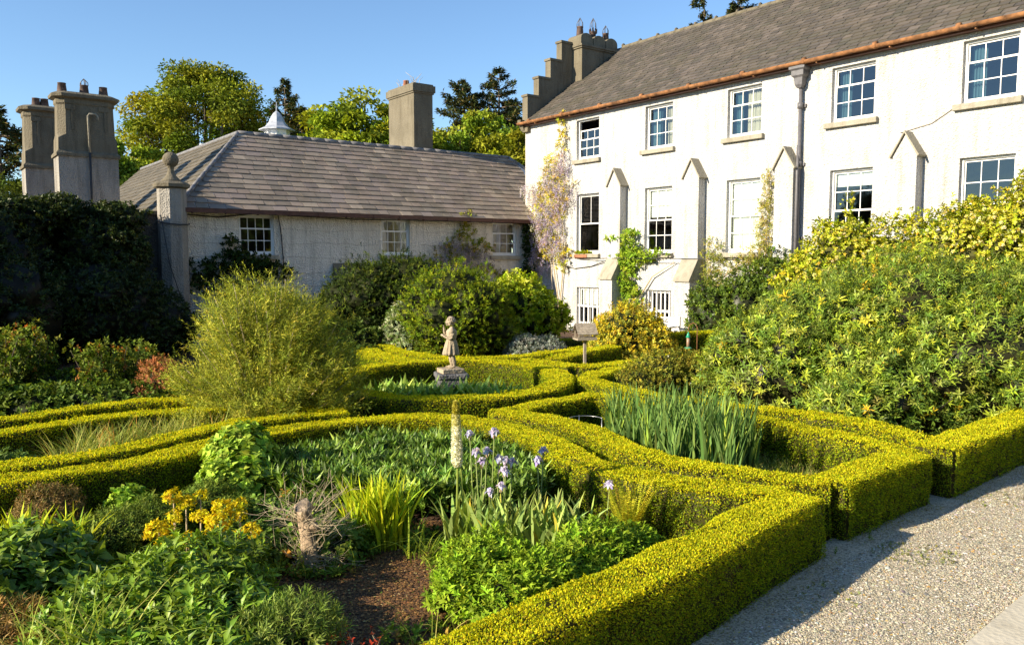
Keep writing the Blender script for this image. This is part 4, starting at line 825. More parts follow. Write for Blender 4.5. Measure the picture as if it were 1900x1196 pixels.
# unseen evergreens added at left to shade the wall corner and rose border
tree('added_shade_yew', 'unseen dense yew added at the left to shade the wall corner', -17.5, 14.2, 2.5, [(0, 3.6, 2.6, 3.0, 3.2), (1.4, 3.0, 2.0, 2.6, 2.6)], DARKG, n=16000, L=0.2, W=0.12, clusters=120, cr=0.14, seed=19, trunk_r=0.35, group=None)
tree('added_shade_laurel', 'unseen loose laurel added at the left to shade the rose border', -18.8, 7.5, 2.0, [(0, 3.6, 1.5, 2.0, 2.4), (0.6, 2.2, 1.6, 2.1, 2.0)], DARKG, n=9000, L=0.2, W=0.11, clusters=80, cr=0.12, seed=20, trunk_r=0.25, group=None)

# ------------------------------------------------------------------ large shrubs
YEW = [(3, (0.15, 0.20, 0.015)), (3, (0.11, 0.16, 0.015)), (2, (0.26, 0.29, 0.02)), (1, (0.05, 0.08, 0.012))]
bush('yew_bush', 'big rounded yew bush right behind the child statue', 'shrub', [((-1.35, 19.75, 1.05), (1.32, 1.15, 1.28)), ((-0.75, 19.8, 0.6), (1.0, 0.9, 0.8)), ((-1.75, 19.8, 0.7), (0.7, 0.8, 0.8))], YEW, n=8500, k=8, stem=0.09, L=0.060, W=0.020, amp=0.26, f=8.0, knobs=16, up=0.45, spread=0.9, seed=21, rich=False, zlo=-0.8, depth=0.2)
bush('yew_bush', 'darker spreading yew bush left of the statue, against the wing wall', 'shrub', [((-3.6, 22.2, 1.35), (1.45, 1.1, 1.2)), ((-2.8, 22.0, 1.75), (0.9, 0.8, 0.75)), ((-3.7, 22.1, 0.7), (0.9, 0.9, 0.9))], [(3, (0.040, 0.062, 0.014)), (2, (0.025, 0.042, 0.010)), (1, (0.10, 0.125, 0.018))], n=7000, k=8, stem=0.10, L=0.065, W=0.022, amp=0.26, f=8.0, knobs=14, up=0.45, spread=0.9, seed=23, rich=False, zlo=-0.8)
bush('deciduous_shrub', 'airy yellow-green shrub between the yew and the white house corner', 'shrub', [((0.15, 21.4, 1.15), (0.85, 0.8, 0.85)), ((0.75, 21.2, 0.85), (0.65, 0.6, 0.62)), ((-0.2, 21.2, 0.6), (0.6, 0.6, 0.6))], [(3, (0.36, 0.42, 0.03)), (2, (0.27, 0.34, 0.03)), (1, (0.52, 0.54, 0.14))], n=3200, k=7, stem=0.12, L=0.085, W=0.04, amp=0.3, f=4, knobs=9, up=0.4, seed=25, rich=False, zlo=-0.7)
bush('silver_bush', 'low silvery-grey bush at the foot of the yew on its right', 'shrub', [((0.35, 19.3, 0.22), (0.55, 0.4, 0.36)), ((0.85, 19.4, 0.2), (0.45, 0.4, 0.34))], [(2, (0.30, 0.33, 0.27)), (1, (0.42, 0.44, 0.38)), (1, (0.2, 0.24, 0.18))], n=2200, k=6, stem=0.07, L=0.045, W=0.014, amp=0.2, seed=27, rich=False)
bush('variegated_shrub', 'pale variegated shrub tucked left of the big yew', 'shrub', [((-2.72, 20.3, 0.62), (0.42, 0.4, 0.66)), ((-2.42, 20.0, 0.35), (0.4, 0.35, 0.38))], [(2, (0.34, 0.40, 0.22)), (2, (0.14, 0.20, 0.08)), (1, (0.52, 0.55, 0.36))], n=1800, k=6, stem=0.09, L=0.055, W=0.025, amp=0.22, seed=29, rich=False)
bush('golden_bush', 'golden-yellow leaved bush beside the bird table', 'shrub', [((2.72, 18.9, 0.62), (0.80, 0.7, 0.72)), ((2.3, 18.7, 0.4), (0.5, 0.5, 0.45)), ((3.1, 18.9, 0.5), (0.62, 0.6, 0.6))], [(3, (0.62, 0.46, 0.05)), (2, (0.42, 0.36, 0.06)), (2, (0.22, 0.24, 0.06)), (1, (0.70, 0.58, 0.16))], n=3200, k=7, stem=0.11, L=0.058, W=0.024, amp=0.25, f=4, knobs=7, up=0.7, seed=31, rich=False)
bush('bronze_bush', 'bronze-green small-leaved bush with a few white flowers, behind the tall iris leaves', 'shrub', [((2.75, 14.4, 0.36), (0.75, 0.6, 0.44)), ((3.35, 14.4, 0.36), (0.6, 0.55, 0.42)), ((2.2, 13.9, 0.26), (0.5, 0.45, 0.3))], [(3, (0.22, 0.22, 0.05)), (2, (0.30, 0.26, 0.05)), (1, (0.13, 0.16, 0.04)), (0.7, (0.42, 0.34, 0.08))], n=4000, k=6, stem=0.07, L=0.036, W=0.018, amp=0.25, f=5, knobs=6, seed=33, rich=False)
bush('holly_bush', 'dark holly-like bush against the white house behind the big shrub', 'shrub', [((5.35, 21.2, 0.9), (0.75, 0.7, 1.0)), ((6.1, 20.9, 1.1), (0.8, 0.7, 1.15)), ((6.9, 20.6, 1.5), (0.9, 0.7, 1.1))], [(2, (0.10, 0.15, 0.03)), (2, (0.06, 0.10, 0.02)), (1, (0.18, 0.23, 0.04))], n=4200, k=6, stem=0.1, L=0.07, W=0.035, amp=0.25, f=4, knobs=6, seed=35, rich=False, mat=GLOSSY_LEAF)
BIGC = [(3, (0.145, 0.215, 0.045)), (3, (0.195, 0.26, 0.055)), (2, (0.09, 0.135, 0.03)), (1, (0.32, 0.34, 0.10))]
big = [((4.3, 12.6, 0.75), (1.2, 1.3, 1.05)), ((5.1, 12.7, 1.0), (1.4, 1.3, 1.28)), ((6.2, 12.5, 1.15), (1.6, 1.5, 1.38)), ((5.3, 11.2, 0.55), (1.0, 0.9, 0.85)), ((6.6, 11.3, 0.8), (1.2, 1.0, 1.1)), ((7.9, 12.4, 1.15), (1.5, 1.4, 1.35)), ((9.3, 13.2, 1.2), (1.6, 1.4, 1.4)), ((4.6, 10.7, 0.35), (0.6, 0.6, 0.55))]
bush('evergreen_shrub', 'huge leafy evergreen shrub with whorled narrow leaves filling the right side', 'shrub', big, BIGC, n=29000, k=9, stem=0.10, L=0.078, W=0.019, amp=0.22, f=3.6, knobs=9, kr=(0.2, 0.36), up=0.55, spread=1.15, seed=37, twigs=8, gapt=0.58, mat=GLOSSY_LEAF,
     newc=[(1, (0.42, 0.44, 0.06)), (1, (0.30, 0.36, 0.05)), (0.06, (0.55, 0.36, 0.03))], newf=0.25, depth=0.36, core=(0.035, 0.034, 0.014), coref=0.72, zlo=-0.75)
# climbing rose on the house wall, cream-yellow flowers
ROSEP = [((6.3, 15.6, 2.3), (0.75, 0.6, 0.85)), ((7.2, 15.6, 2.3), (1.1, 0.8, 0.8)), ((8.5, 15.2, 2.55), (1.2, 0.9, 0.95)), ((9.3, 14.6, 2.75), (1.0, 0.8, 1.0)), ((10.2, 14.3, 2.3), (1.0, 0.8, 1.0)), ((8.0, 15.4, 1.2), (2.6, 1.0, 1.3)), ((5.75, 15.8, 2.0), (0.5, 0.5, 0.55))]
rr, PP, NN, bb_ = bush('climbing_rose', 'rambling rose smothered in cream-yellow blooms against the white house', 'climber', ROSEP, [(3, (0.30, 0.33, 0.03)), (2, (0.40, 0.38, 0.04)), (1, (0.17, 0.22, 0.03))], n=12000, k=6, stem=0.12, L=0.065, W=0.032, amp=0.26, f=4.5, knobs=5, kr=(0.25, 0.45), up=0.4, seed=41, rich=False, coref=0.66, core=(0.10, 0.10, 0.03))
def rosettes(nb, P, r, pal, petals=8, up=(0, 0, 0.3), nrmv=None):
    n = len(P); i = np.arange(n).repeat(petals); j = np.tile(np.arange(petals), n); A = nrm((nrmv if nrmv is not None else rnd(n)) + rnd(n) * 0.4 + np.array(up))
    X = nrm(np.cross(A, rnd(n))); Y = np.cross(A, X); t = j * 2.4 + RNG.uniform(0, 6, n)[i]; R = X[i] * np.cos(t)[:, None] + Y[i] * np.sin(t)[:, None]
    e = (0.3 + 0.7 * (j / petals))[:, None]; C = pick(pal, n, 0.08)[i] * (1 + 0.06 * RNG.normal(size=(n * petals, 1)))
    leaves(nb, P[i], R * e + A[i] * (1.1 - e), A[i], r * (0.8 + 0.4 * RNG.random(n * petals)), r * 0.9, np.clip(C, 0, 0.92), rich=False, fold=0.12)
w_ = np.clip(PP[:, 2] - 1.7, 0.01, 1) * np.clip(-NN[:, 1] + 0.5, 0.05, 2); sel = RNG.choice(len(PP), 4600, p=w_ / w_.sum()); nb = NB()
rosettes(nb, PP[sel] + NN[sel] * 0.09, 0.040, [(4, (0.78, 0.68, 0.26)), (2, (0.84, 0.78, 0.45)), (1, (0.70, 0.55, 0.12))], nrmv=NN[sel]); nb.build('flowers', PETAL, rr)
nb = NB()
for (sx, sy, sz, hx, hz) in ((6.35, 15.5, 2.9, 0.1, 0.75), (6.55, 15.4, 2.8, 0.7, 0.5), (9.0, 14.8, 3.4, 0.3, 0.6), (9.7, 14.6, 3.4, -0.2, 0.5), (7.3, 15.5, 3.0, 0.4, 0.35), (10.3, 14.2, 3.1, 0.4, 0.4)):
    n = 26; t = np.linspace(0, 1, n)[:, None]; P = np.array([sx, sy, sz]) - bb_ + t * np.array([hx, 0, hz]) + rnd(n) * 0.05
    sprigs(nb, P, np.tile((hx, 0, hz + 0.3), (n, 1)) + rnd(n) * 0.4, 6, 0.08, 0.06, 0.028, [(1, (0.34, 0.36, 0.04))], rich=False)
    rosettes(nb, P[::2] + rnd(len(P[::2])) * 0.06, 0.038, [(1, (0.80, 0.70, 0.28))])
nb.build('flowering_shoots', LEAF, rr)
# feathery olive shrub
def feathery(name, label, x, y, H, R, n, pal, seed=1, lean=0.0):
    root = thing(name, label, 'shrub', (x, y, 0)); r = np.random.default_rng(seed); nb = NB(); mb = MB(); P = []; D = []
    stems = 84
    for s in range(stems):
        a = s * 2.399 + r.uniform(-.3, .3); e = ((s + 0.5) / stems) ** 0.52; tx, ty = R * e * math.cos(a), R * 0.85 * e * math.sin(a); tz = H * (0.97 - 0.50 * e ** 2.2) * r.uniform(0.82, 1.0)
        if e > 0.72: tz *= r.uniform(0.35, 1.0)
        p0 = np.array([0.06 * math.cos(a), 0.06 * math.sin(a), 0]); p1 = np.array([tx * 0.45, ty * 0.45, tz * 0.42]); p2 = np.array([tx, ty, tz])
        mb.tube([p0, p0 * 0.6 + p1 * 0.5, p1, p1 * 0.4 + p2 * 0.6, p2], [0.026, 0.02, 0.014, 0.009, 0.003], 5)
        m = n // stems; t = 0.15 + 0.85 * r.random(m) ** 0.8; q = ((1 - t) ** 2)[:, None] * p0 + (2 * t * (1 - t))[:, None] * p1 + (t ** 2)[:, None] * p2
        q = q + r.normal(size=(m, 3)) * (0.15 * (1.15 - 0.6 * t))[:, None] * np.array([1, 1, 0.8]); d = nrm(p2 - p1); P.append(q); D.append(nrm(nrm(q * np.array([1, 1, 0])) * 0.55 + d * 0.45 + np.array([0, 0, 0.42]) + r.normal(size=(m, 3)) * 0.42))
    P = np.concatenate(P); D = np.concatenate(D); ok = P[:, 2] > 0.12
    sprigs(nb, P[ok], D[ok], 8, 0.17, 0.055, 0.0075, pal, 0.75, rich=False); nb.build('foliage', LEAF, root); mb.build('stem', M_TWIG, root); return root
feathery('feathery_shrub', 'tall feathery olive-yellow shrub with needle leaves, left of the statue', -3.30, 10.95, 2.34, 1.30, 23000, [(3, (0.26, 0.28, 0.05)), (2, (0.37, 0.36, 0.06)), (2.5, (0.14, 0.17, 0.04)), (0.8, (0.48, 0.44, 0.10))], seed=43)

# ------------------------------------------------------------------ climbers on the walls (HW / WW turn wall coordinates into world points)
def HW(u, w, z): c, s = math.cos(HZ), math.sin(HZ); return np.array([0.4883 + c * u - s * w, 29.7733 + s * u + c * w, z])
def WW(x, y, z): c, s = math.cos(WZ), math.sin(WZ); return np.array([W0[0] + c * x - s * y, W0[1] + s * x + c * y, z])
def wallpts(fr, blobs, n, off=0.12):
    out = []; tot = sum(b[2] * b[3] for b in blobs)
    for (u, z, ru, rz) in blobs:
        m = int(n * ru * rz / tot) + 3; a = RNG.uniform(0, 6.28, m); e = np.sqrt(RNG.random(m)); uu = u + ru * e * np.cos(a) * (1 + .25 * RNG.normal(size=m)); zz = z + rz * e * np.sin(a); ww = -0.02 - off * RNG.random(m) * (1.2 - e * 0.7) * 2
        out.append(np.stack([fr(x, y, q) for x, y, q in zip(uu, ww, zz)]))
    return np.concatenate(out)
def climber(name, label, fr, u0, blobs, pal, n, L=0.07, W=0.035, k=6, stems=(), out=None, group=None, flowers=None, bits=None, off=0.14, stem=0.1):
    b = fr(u0, -0.08, 0); root = thing(name, label, 'climber', tuple(b), group=group); nb = NB(); nd = nrm((fr(0, -1, 0) - fr(0, 0, 0))[None])[0]
    P = wallpts(fr, blobs, n, off) - b; P = P[P[:, 2] > 0.02]
    sprigs(nb, P, nd * 0.8 + rnd(len(P)) * 0.5 + np.array([0, 0, 0.15]), k, stem, L, W, pal, 1.1, rich=False); nb.build('foliage', LEAF, root); mb = MB()
    for st in stems: mb.tube([fr(u, w, z) - b for u, w, z in st], np.linspace(0.028, 0.009, len(st)).tolist(), 6)
    if stems: mb.build('stem', M_TWIG, root)
    if flowers is not None:
        fb, fn, fp, fl = flowers; Q = wallpts(fr, fb, fn, off + 0.1) - b + nd * 0.08; nb = NB(); m = 34; i = np.arange(len(Q)).repeat(m); t = np.tile(np.linspace(0, 1, m), len(Q)); ln = fl * (0.7 + 0.5 * RNG.random(len(Q)))[i]
        rad = 0.055 * (1.05 - t); off3 = rnd(len(i)) * rad[:, None] * np.array([1, 1, 0.4]); C = pick(fp, len(Q), 0.1)[i] * (1 + 0.1 * RNG.normal(size=(len(i), 1)))
        leaves(nb, Q[i] + off3 - np.array([0, 0, 1.0]) * (ln * t)[:, None], off3 + rnd(len(i)) * 0.02 + np.array([0, 0, -0.02]), rnd(len(i)), 0.036, 0.030, np.clip(C, 0, .92), rich=False); nb.build('flowers', PETAL, root)
    return root
WIST_L = [(2, (0.46, 0.36, 0.06)), (2, (0.33, 0.32, 0.05)), (1, (0.52, 0.38, 0.12))]; WIST_F = [(3, (0.50, 0.43, 0.58)), (2, (0.62, 0.55, 0.65)), (0.9, (0.33, 0.26, 0.50)), (1.2, (0.66, 0.58, 0.50))]
climber('wisteria', 'wisteria in lilac bloom climbing the left corner of the white house', HW, 2.15,
        [(2.2, 7.0, 0.16, 0.5), (2.2, 6.3, 0.20, 0.5), (1.75, 5.6, 0.55, 0.5), (1.7, 4.9, 0.9, 0.55), (1.5, 4.2, 0.85, 0.6), (1.3, 3.4, 0.7, 0.5), (1.6, 2.8, 0.8, 0.4), (2.3, 2.5, 0.35, 0.5), (1.0, 3.0, 0.5, 0.8)], WIST_L, 820, 0.085, 0.03, 7,
        [[(2.2, -0.05, 0), (2.1, -0.08, 1.2), (2.25, -0.06, 2.4), (2.15, -0.08, 4.2), (2.2, -0.06, 5.6), (2.22, -0.05, 7.2)], [(2.05, -0.05, 0), (2.0, -0.1, 1.0), (1.75, -0.1, 2.2), (1.5, -0.1, 3.6), (0.9, -0.12, 4.4)], [(2.3, -0.3, 0.3), (1.7, -0.12, 1.1), (1.6, -0.1, 2.4)], [(2.1, -.1, 4.0), (2.6, -.1, 4.9), (3.0, -.1, 5.1)], [(2.1, -.1, 3.5), (1.2, -.1, 4.7), (0.3, -.1, 4.95)]],
        flowers=([(1.8, 5.35, 0.75, 0.45), (1.55, 4.6, 1.0, 0.6), (2.5, 4.75, 0.5, 0.35), (1.35, 3.8, 0.85, 0.5), (1.8, 3.4, 0.7, 0.4), (1.1, 3.1, 0.5, 0.4), (0.55, 5.0, 0.5, 0.15), (2.1, 2.9, 0.4, 0.3), (1.2, 2.5, 0.6, 0.4), (2.3, 5.8, 0.3, 0.4), (1.0, 3.6, 0.6, 0.6)], 440, WIST_F, 0.34), off=0.16)
climber('wisteria', 'faded mauve wisteria on the wing wall beside its right window', WW, -3.0,
        [(-3.1, 3.3, 0.5, 0.35), (-3.2, 2.8, 0.9, 0.45), (-2.3, 2.9, 0.4, 0.25), (-4.3, 2.3, 0.6, 0.3), (-2.4, 2.1, 0.5, 0.2), (-1.5, 1.8, 0.6, 0.25), (-2.9, 3.95, 0.6, 0.07)], [(2, (0.28, 0.27, 0.05)), (1, (0.38, 0.30, 0.06)), (1, (0.2, 0.22, 0.05))], 260, 0.085, 0.035, 7,
        [[(-3.0, -0.05, 0), (-3.1, -0.08, 1.5), (-2.9, -0.07, 2.6), (-3.1, -0.06, 3.6)], [(-3.1, -.08, 1.7), (-3.8, -.08, 2.2), (-4.6, -.08, 2.4)], [(-3, -.08, 2.1), (-2.2, -.08, 2.2), (-1.3, -.08, 1.8)], [(-3, -.08, 2.8), (-2.3, -.08, 3.0), (-2.1, -.08, 3.3)]],
        flowers=([(-3.3, 2.75, 0.9, 0.4), (-3.9, 2.3, 0.8, 0.3), (-2.5, 2.5, 0.5, 0.3)], 130, [(2, (0.34, 0.29, 0.36)), (1, (0.44, 0.38, 0.42))], 0.30), off=0.14)
climber('wall_climber', 'dark leafy creeper below the left window of the wing', WW, -10.4, [(-10.6, 2.35, 0.95, 0.3), (-10.85, 2.75, 0.28, 0.35), (-11.7, 2.15, 0.55, 0.28), (-9.8, 2.1, 0.65, 0.28), (-11.0, 1.7, 0.8, 0.35)], DARKG, 560, 0.085, 0.045, 6, [[(-10.9, -.05, 0), (-10.7, -.08, 1.2), (-10.8, -.08, 2.5)], [(-11.2, -.05, 0), (-11.5, -.08, 1.3), (-11.9, -.08, 2.2)]], off=0.2)
GV = [(3, (0.17, 0.26, 0.035)), (2, (0.25, 0.33, 0.04)), (1, (0.36, 0.40, 0.08))]
climber('wall_climber', 'bright green vine on the wall between the first and second buttress', HW, 5.45, [(5.55, 3.0, 0.28, 0.4), (5.5, 2.4, 0.6, 0.35), (5.9, 2.55, 0.9, 0.2), (5.4, 1.8, 0.35, 0.5), (5.6, 1.2, 0.4, 0.5), (4.9, 3.1, 0.35, 0.12)], GV, 620, 0.085, 0.045, 6, [[(5.5, -.05, 0), (5.6, -.08, 1.0), (5.45, -.08, 2.0), (5.6, -.08, 3.2)], [(5.6, -.1, .9), (6.4, -.1, 1.9), (7.3, -.1, 2.35)]], off=0.2)
TAN = [(3, (0.30, 0.25, 0.10)), (2, (0.22, 0.22, 0.06)), (1, (0.38, 0.32, 0.16))]
climber('wall_climber', 'sparse tan-brown climber on the wall just left of the downpipe buttress', HW, 10.4, [(10.5, 4.5, 0.20, 0.28), (10.45, 3.8, 0.25, 0.4), (10.4, 3.1, 0.28, 0.4), (10.2, 2.6, 0.5, 0.25)], TAN, 420, 0.06, 0.02, 6, [[(10.4, -.05, 0), (10.4, -.08, 2), (10.5, -.08, 4.7)]], off=0.14)
climber('wall_climber', 'straggly brownish creeper along the ledge between the second and third buttress', HW, 8.9, [(8.7, 2.7, 0.4, 0.4), (8.6, 2.1, 0.35, 0.5), (9.4, 2.42, 0.9, 0.12), (9.2, 1.9, 0.9, 0.4), (10.2, 2.2, 0.5, 0.3)], [(2, (0.26, 0.24, 0.08)), (2, (0.17, 0.20, 0.04)), (1, (0.34, 0.28, 0.14))], 480, 0.06, 0.022, 6, [[(8.5, -.05, 0), (8.6, -.1, 1.4), (8.5, -.08, 2.6)], [(8.6, -.1, 1.6), (9.6, -.1, 2.3), (10.6, -.1, 2.5)]], off=0.12)
climber('wall_climber', 'dark ivy filling the shaded corner between wing and white house', WW, -0.45, [(-0.38, 3.0, 0.25, 0.6), (-0.40, 2.0, 0.22, 0.5), (-0.3, 3.6, 0.25, 0.12), (-0.5, 0.9, 0.3, 0.5)], DARKG, 330, 0.08, 0.05, 6, [[(-.4, -.05, 0), (-.35, -.08, 2), (-.4, -.08, 3.5)]], off=0.22)
# leafy planter on the window ledge
pl = thing('window_planter', 'yellow-green leafy planter on the ledge of the plain sash window', 'planter', tuple(HW(3.05, -0.06, 2.49)), HZ); mb = MB(); mb.box(-0.2, 0.42, -0.07, 0.07, 0, 0.1); mb.build('trough', M_TERRA, pl)
nb = NB(); P = np.stack([RNG.uniform(-.2, .42, 60), RNG.uniform(-.07, .07, 60), np.full(60, .1)], 1); sprigs(nb, P, rnd(60) * 0.4 + np.array([0, 0, 1]), 7, 0.10, 0.07, 0.035, [(1, (0.45, 0.42, 0.04)), (1, (0.25, 0.32, 0.03))], rich=False); nb.build('foliage', LEAF, pl)

# ------------------------------------------------------------------ shaded shrubs along the garden wall, left
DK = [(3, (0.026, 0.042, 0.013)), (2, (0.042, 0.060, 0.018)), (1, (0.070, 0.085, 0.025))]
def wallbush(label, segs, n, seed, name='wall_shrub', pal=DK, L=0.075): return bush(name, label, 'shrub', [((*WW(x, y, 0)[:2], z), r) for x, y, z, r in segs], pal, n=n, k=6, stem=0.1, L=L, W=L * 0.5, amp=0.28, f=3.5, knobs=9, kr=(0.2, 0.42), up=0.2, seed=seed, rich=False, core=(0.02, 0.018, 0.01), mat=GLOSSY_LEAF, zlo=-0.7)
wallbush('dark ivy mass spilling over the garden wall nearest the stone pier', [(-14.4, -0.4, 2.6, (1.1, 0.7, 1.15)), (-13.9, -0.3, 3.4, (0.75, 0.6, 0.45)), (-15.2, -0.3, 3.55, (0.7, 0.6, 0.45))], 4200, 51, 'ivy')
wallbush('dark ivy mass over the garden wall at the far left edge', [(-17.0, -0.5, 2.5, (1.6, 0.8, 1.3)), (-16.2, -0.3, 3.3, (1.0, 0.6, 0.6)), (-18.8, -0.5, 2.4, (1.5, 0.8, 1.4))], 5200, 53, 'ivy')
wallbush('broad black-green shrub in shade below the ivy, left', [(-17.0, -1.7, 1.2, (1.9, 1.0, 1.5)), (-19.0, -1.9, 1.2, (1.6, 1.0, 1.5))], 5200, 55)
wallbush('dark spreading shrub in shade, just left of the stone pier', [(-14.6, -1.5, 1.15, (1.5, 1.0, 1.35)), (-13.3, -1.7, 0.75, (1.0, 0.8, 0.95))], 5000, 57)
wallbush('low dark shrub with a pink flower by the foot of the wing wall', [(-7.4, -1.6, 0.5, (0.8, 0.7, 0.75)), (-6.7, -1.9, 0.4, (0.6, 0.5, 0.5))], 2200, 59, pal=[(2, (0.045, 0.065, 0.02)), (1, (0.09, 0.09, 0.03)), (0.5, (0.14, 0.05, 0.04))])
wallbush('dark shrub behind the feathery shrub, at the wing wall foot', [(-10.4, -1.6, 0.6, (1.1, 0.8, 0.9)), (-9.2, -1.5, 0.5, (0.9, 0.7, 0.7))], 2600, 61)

# ------------------------------------------------------------------ unseen trees added behind the viewpoint to cut sky fill; panes mirror them
nb = NB()
for q, (x, y, h, r) in enumerate([(-6, -26, 12, 6), (5, -24, 13, 6.5), (16, -22, 13, 6.5), (27, -15, 14, 7), (34, -4, 14, 7), (38, 9, 13, 7), (-16, -30, 10, 5)]):
    P, Nn = shell(2600, (x, y, h * 0.5), (r, r, h * 0.55), Lump(2.5, 10, 700 + q), 0.25, -0.9, 0.4)
    leaves(nb, P, Nn + rnd(len(P)) * 0.8, rnd(len(P)), 0.9, 0.55, pick([(2, (0.05, 0.075, 0.02)), (1, (0.08, 0.10, 0.03))], len(P)), rich=False)
    blob(nb, (x, y, h * 0.5), (r, r, h * 0.5), Lump(2.5, 10, 700 + q), 0.2, (0.03, 0.035, 0.015), 3, 0.85, 0.0)
tag(nb.build('sky_blocker_trees', LEAF), 'unseen dark trees added behind the viewpoint to cut sky light', 'sky_blocker_trees', kind='stuff')

# ------------------------------------------------------------------ statue and plinth
SX, SY = -1.02, 13.45
pl = thing('plinth', 'squat dark stone plinth with chamfered corners under the child statue', 'plinth', (SX, SY, 0), math.radians(12))
def octa(a, z, c, ox=0, oy=0): return [(ox - a + c, oy - a, z), (ox + a - c, oy - a, z), (ox + a, oy - a + c, z), (ox + a, oy + a - c, z), (ox + a - c, oy + a, z), (ox - a + c, oy + a, z), (ox - a, oy + a - c, z), (ox - a, oy - a + c, z)]
mb = MB(); mb.loft([octa(0.255, 0, 0.05), octa(0.25, 0.1, 0.055), octa(0.245, 0.46, 0.06), octa(0.27, 0.48, 0.05), octa(0.27, 0.535, 0.05), octa(0.25, 0.55, 0.05)]); mb.build('drum', M_PLINTH, pl, 0.008)
st = thing('child_statue', 'weathered stone statue of a girl in a short dress raising her hand', 'statue', (SX, SY, 0.552), math.radians(0))
mb = MB(); mb.box(-0.17, 0.15, -0.14, 0.14, 0, 0.075); o = mb.build('base', M_STATUE, st, 0.01); o.rotation_euler = (0, 0, math.radians(24))
# the figure: legs, dress, torso, arms and head grown as one skin over joints
def skin_body(name, joints, edges, root_idx, mat, parent, sub=2, smooth=True):
    me = bpy.data.meshes.new(name); me.from_pydata([j[0] for j in joints], edges, []); o = bpy.data.objects.new(name, me); COL.objects.link(o)
    if mat: me.materials.append(mat)
    sk = o.modifiers.new('skin', 'SKIN'); sk.use_smooth_shade = smooth
    for i, j in enumerate(joints):
        r = j[1]; me.skin_vertices[0].data[i].radius = (r, r) if not hasattr(r, '__len__') else r; me.skin_vertices[0].data[i].use_root = (i == root_idx)
    s = o.modifiers.new('sub', 'SUBSURF'); s.levels = sub; s.render_levels = sub
    dg = bpy.context.evaluated_depsgraph_get(); m2 = bpy.data.meshes.new_from_object(o.evaluated_get(dg)); m2.name = name
    bpy.data.objects.remove(o); n = bpy.data.objects.new(name, m2); COL.objects.link(n); n.parent = parent
    m2.materials.clear(); m2.materials.append(mat)
    for p in m2.polygons: p.use_smooth = True
    return n
# she faces left (-x) and slightly to the viewer; heights above the base
B = 0.075
J = [((0.0, 0, B + 0.42), 0.062),          # 0 pelvis
     ((0.005, 0, B + 0.52), (0.058, 0.052)), ((0.01, 0, B + 0.60), (0.066, 0.056)), ((0.01, 0, B + 0.665), 0.040), ((0.0, 0, B + 0.70), 0.028),   # 1-4 waist chest shoulders neck
     ((0.0, 0.045, B + 0.34), 0.046), ((-0.012, 0.045, B + 0.20), 0.034), ((0.0, 0.045, B + 0.12), 0.033), ((0.008, 0.045, B + 0.035), 0.022), ((-0.05, 0.048, B + 0.015), 0.020), ((-0.085, 0.05, B + 0.010), 0.014),  # 5-10 far leg
     ((0.02, -0.045, B + 0.34), 0.046), ((0.03, -0.045, B + 0.20), 0.034), ((0.045, -0.045, B + 0.12), 0.033), ((0.05, -0.045, B + 0.035), 0.022), ((-0.005, -0.05, B + 0.015), 0.020), ((-0.04, -0.052, B + 0.010), 0.014),  # 11-16 near leg
     ((0.02, -0.075, B + 0.645), 0.034), ((0.035, -0.098, B + 0.565), 0.030), ((0.02, -0.105, B + 0.50), 0.026), ((-0.05, -0.085, B + 0.515), 0.021), ((-0.10, -0.06, B + 0.545), 0.017),  # 17-21 near arm folded across
     ((0.0, 0.07, B + 0.645), 0.033), ((-0.03, 0.09, B + 0.57), 0.027), ((-0.07, 0.08, B + 0.53), 0.024), ((-0.10, 0.055, B + 0.60), 0.019), ((-0.10, 0.04, B + 0.665), 0.015)]  # 22-26 far arm raised
E_ = [(0, 1), (1, 2), (2, 3), (3, 4), (0, 5), (5, 6), (6, 7), (7, 8), (8, 9), (9, 10), (0, 11), (11, 12), (12, 13), (13, 14), (14, 15), (15, 16), (3, 17), (17, 18), (18, 19), (19, 20), (20, 21), (3, 22), (22, 23), (23, 24), (24, 25), (25, 26)]
# hands: palm then four fingers and a thumb
def hand(wi, d, s, curl):
    w = Vector(J[wi][0]); d = Vector(d).normalized(); s = Vector(s).normalized(); n = d.cross(s)
    pi_ = len(J); J.append((tuple(w + d * 0.022), 0.013)); E_.append((wi, pi_))
    for f, (o_, l) in enumerate(((-0.011, 0.026), (-0.004, 0.030), (0.004, 0.028), (0.011, 0.022))):
        a = len(J); b0 = w + d * 0.030 + s * o_; J.append((tuple(b0), 0.0058)); E_.append((pi_, a)); J.append((tuple(b0 + d * l * 0.55 + n * curl * 0.3), 0.005)); E_.append((a, a + 1)); J.append((tuple(b0 + d * l * 0.8 + n * curl), 0.004)); E_.append((a + 1, a + 2))
    a = len(J); J.append((tuple(w + d * 0.012 + s * 0.016), 0.0062)); E_.append((pi_, a)); J.append((tuple(w + d * 0.030 + s * 0.024 + n * 0.006), 0.005)); E_.append((a, a + 1))
hand(21, (-0.7, 0.35, 0.5), (0.5, 0.2, 0.8), 0.012); hand(26, (-0.05, -0.15, 1.0), (0.3, 1, 0), 0.010)
fig = skin_body('figure', J, E_, 0, M_STATUE, st)
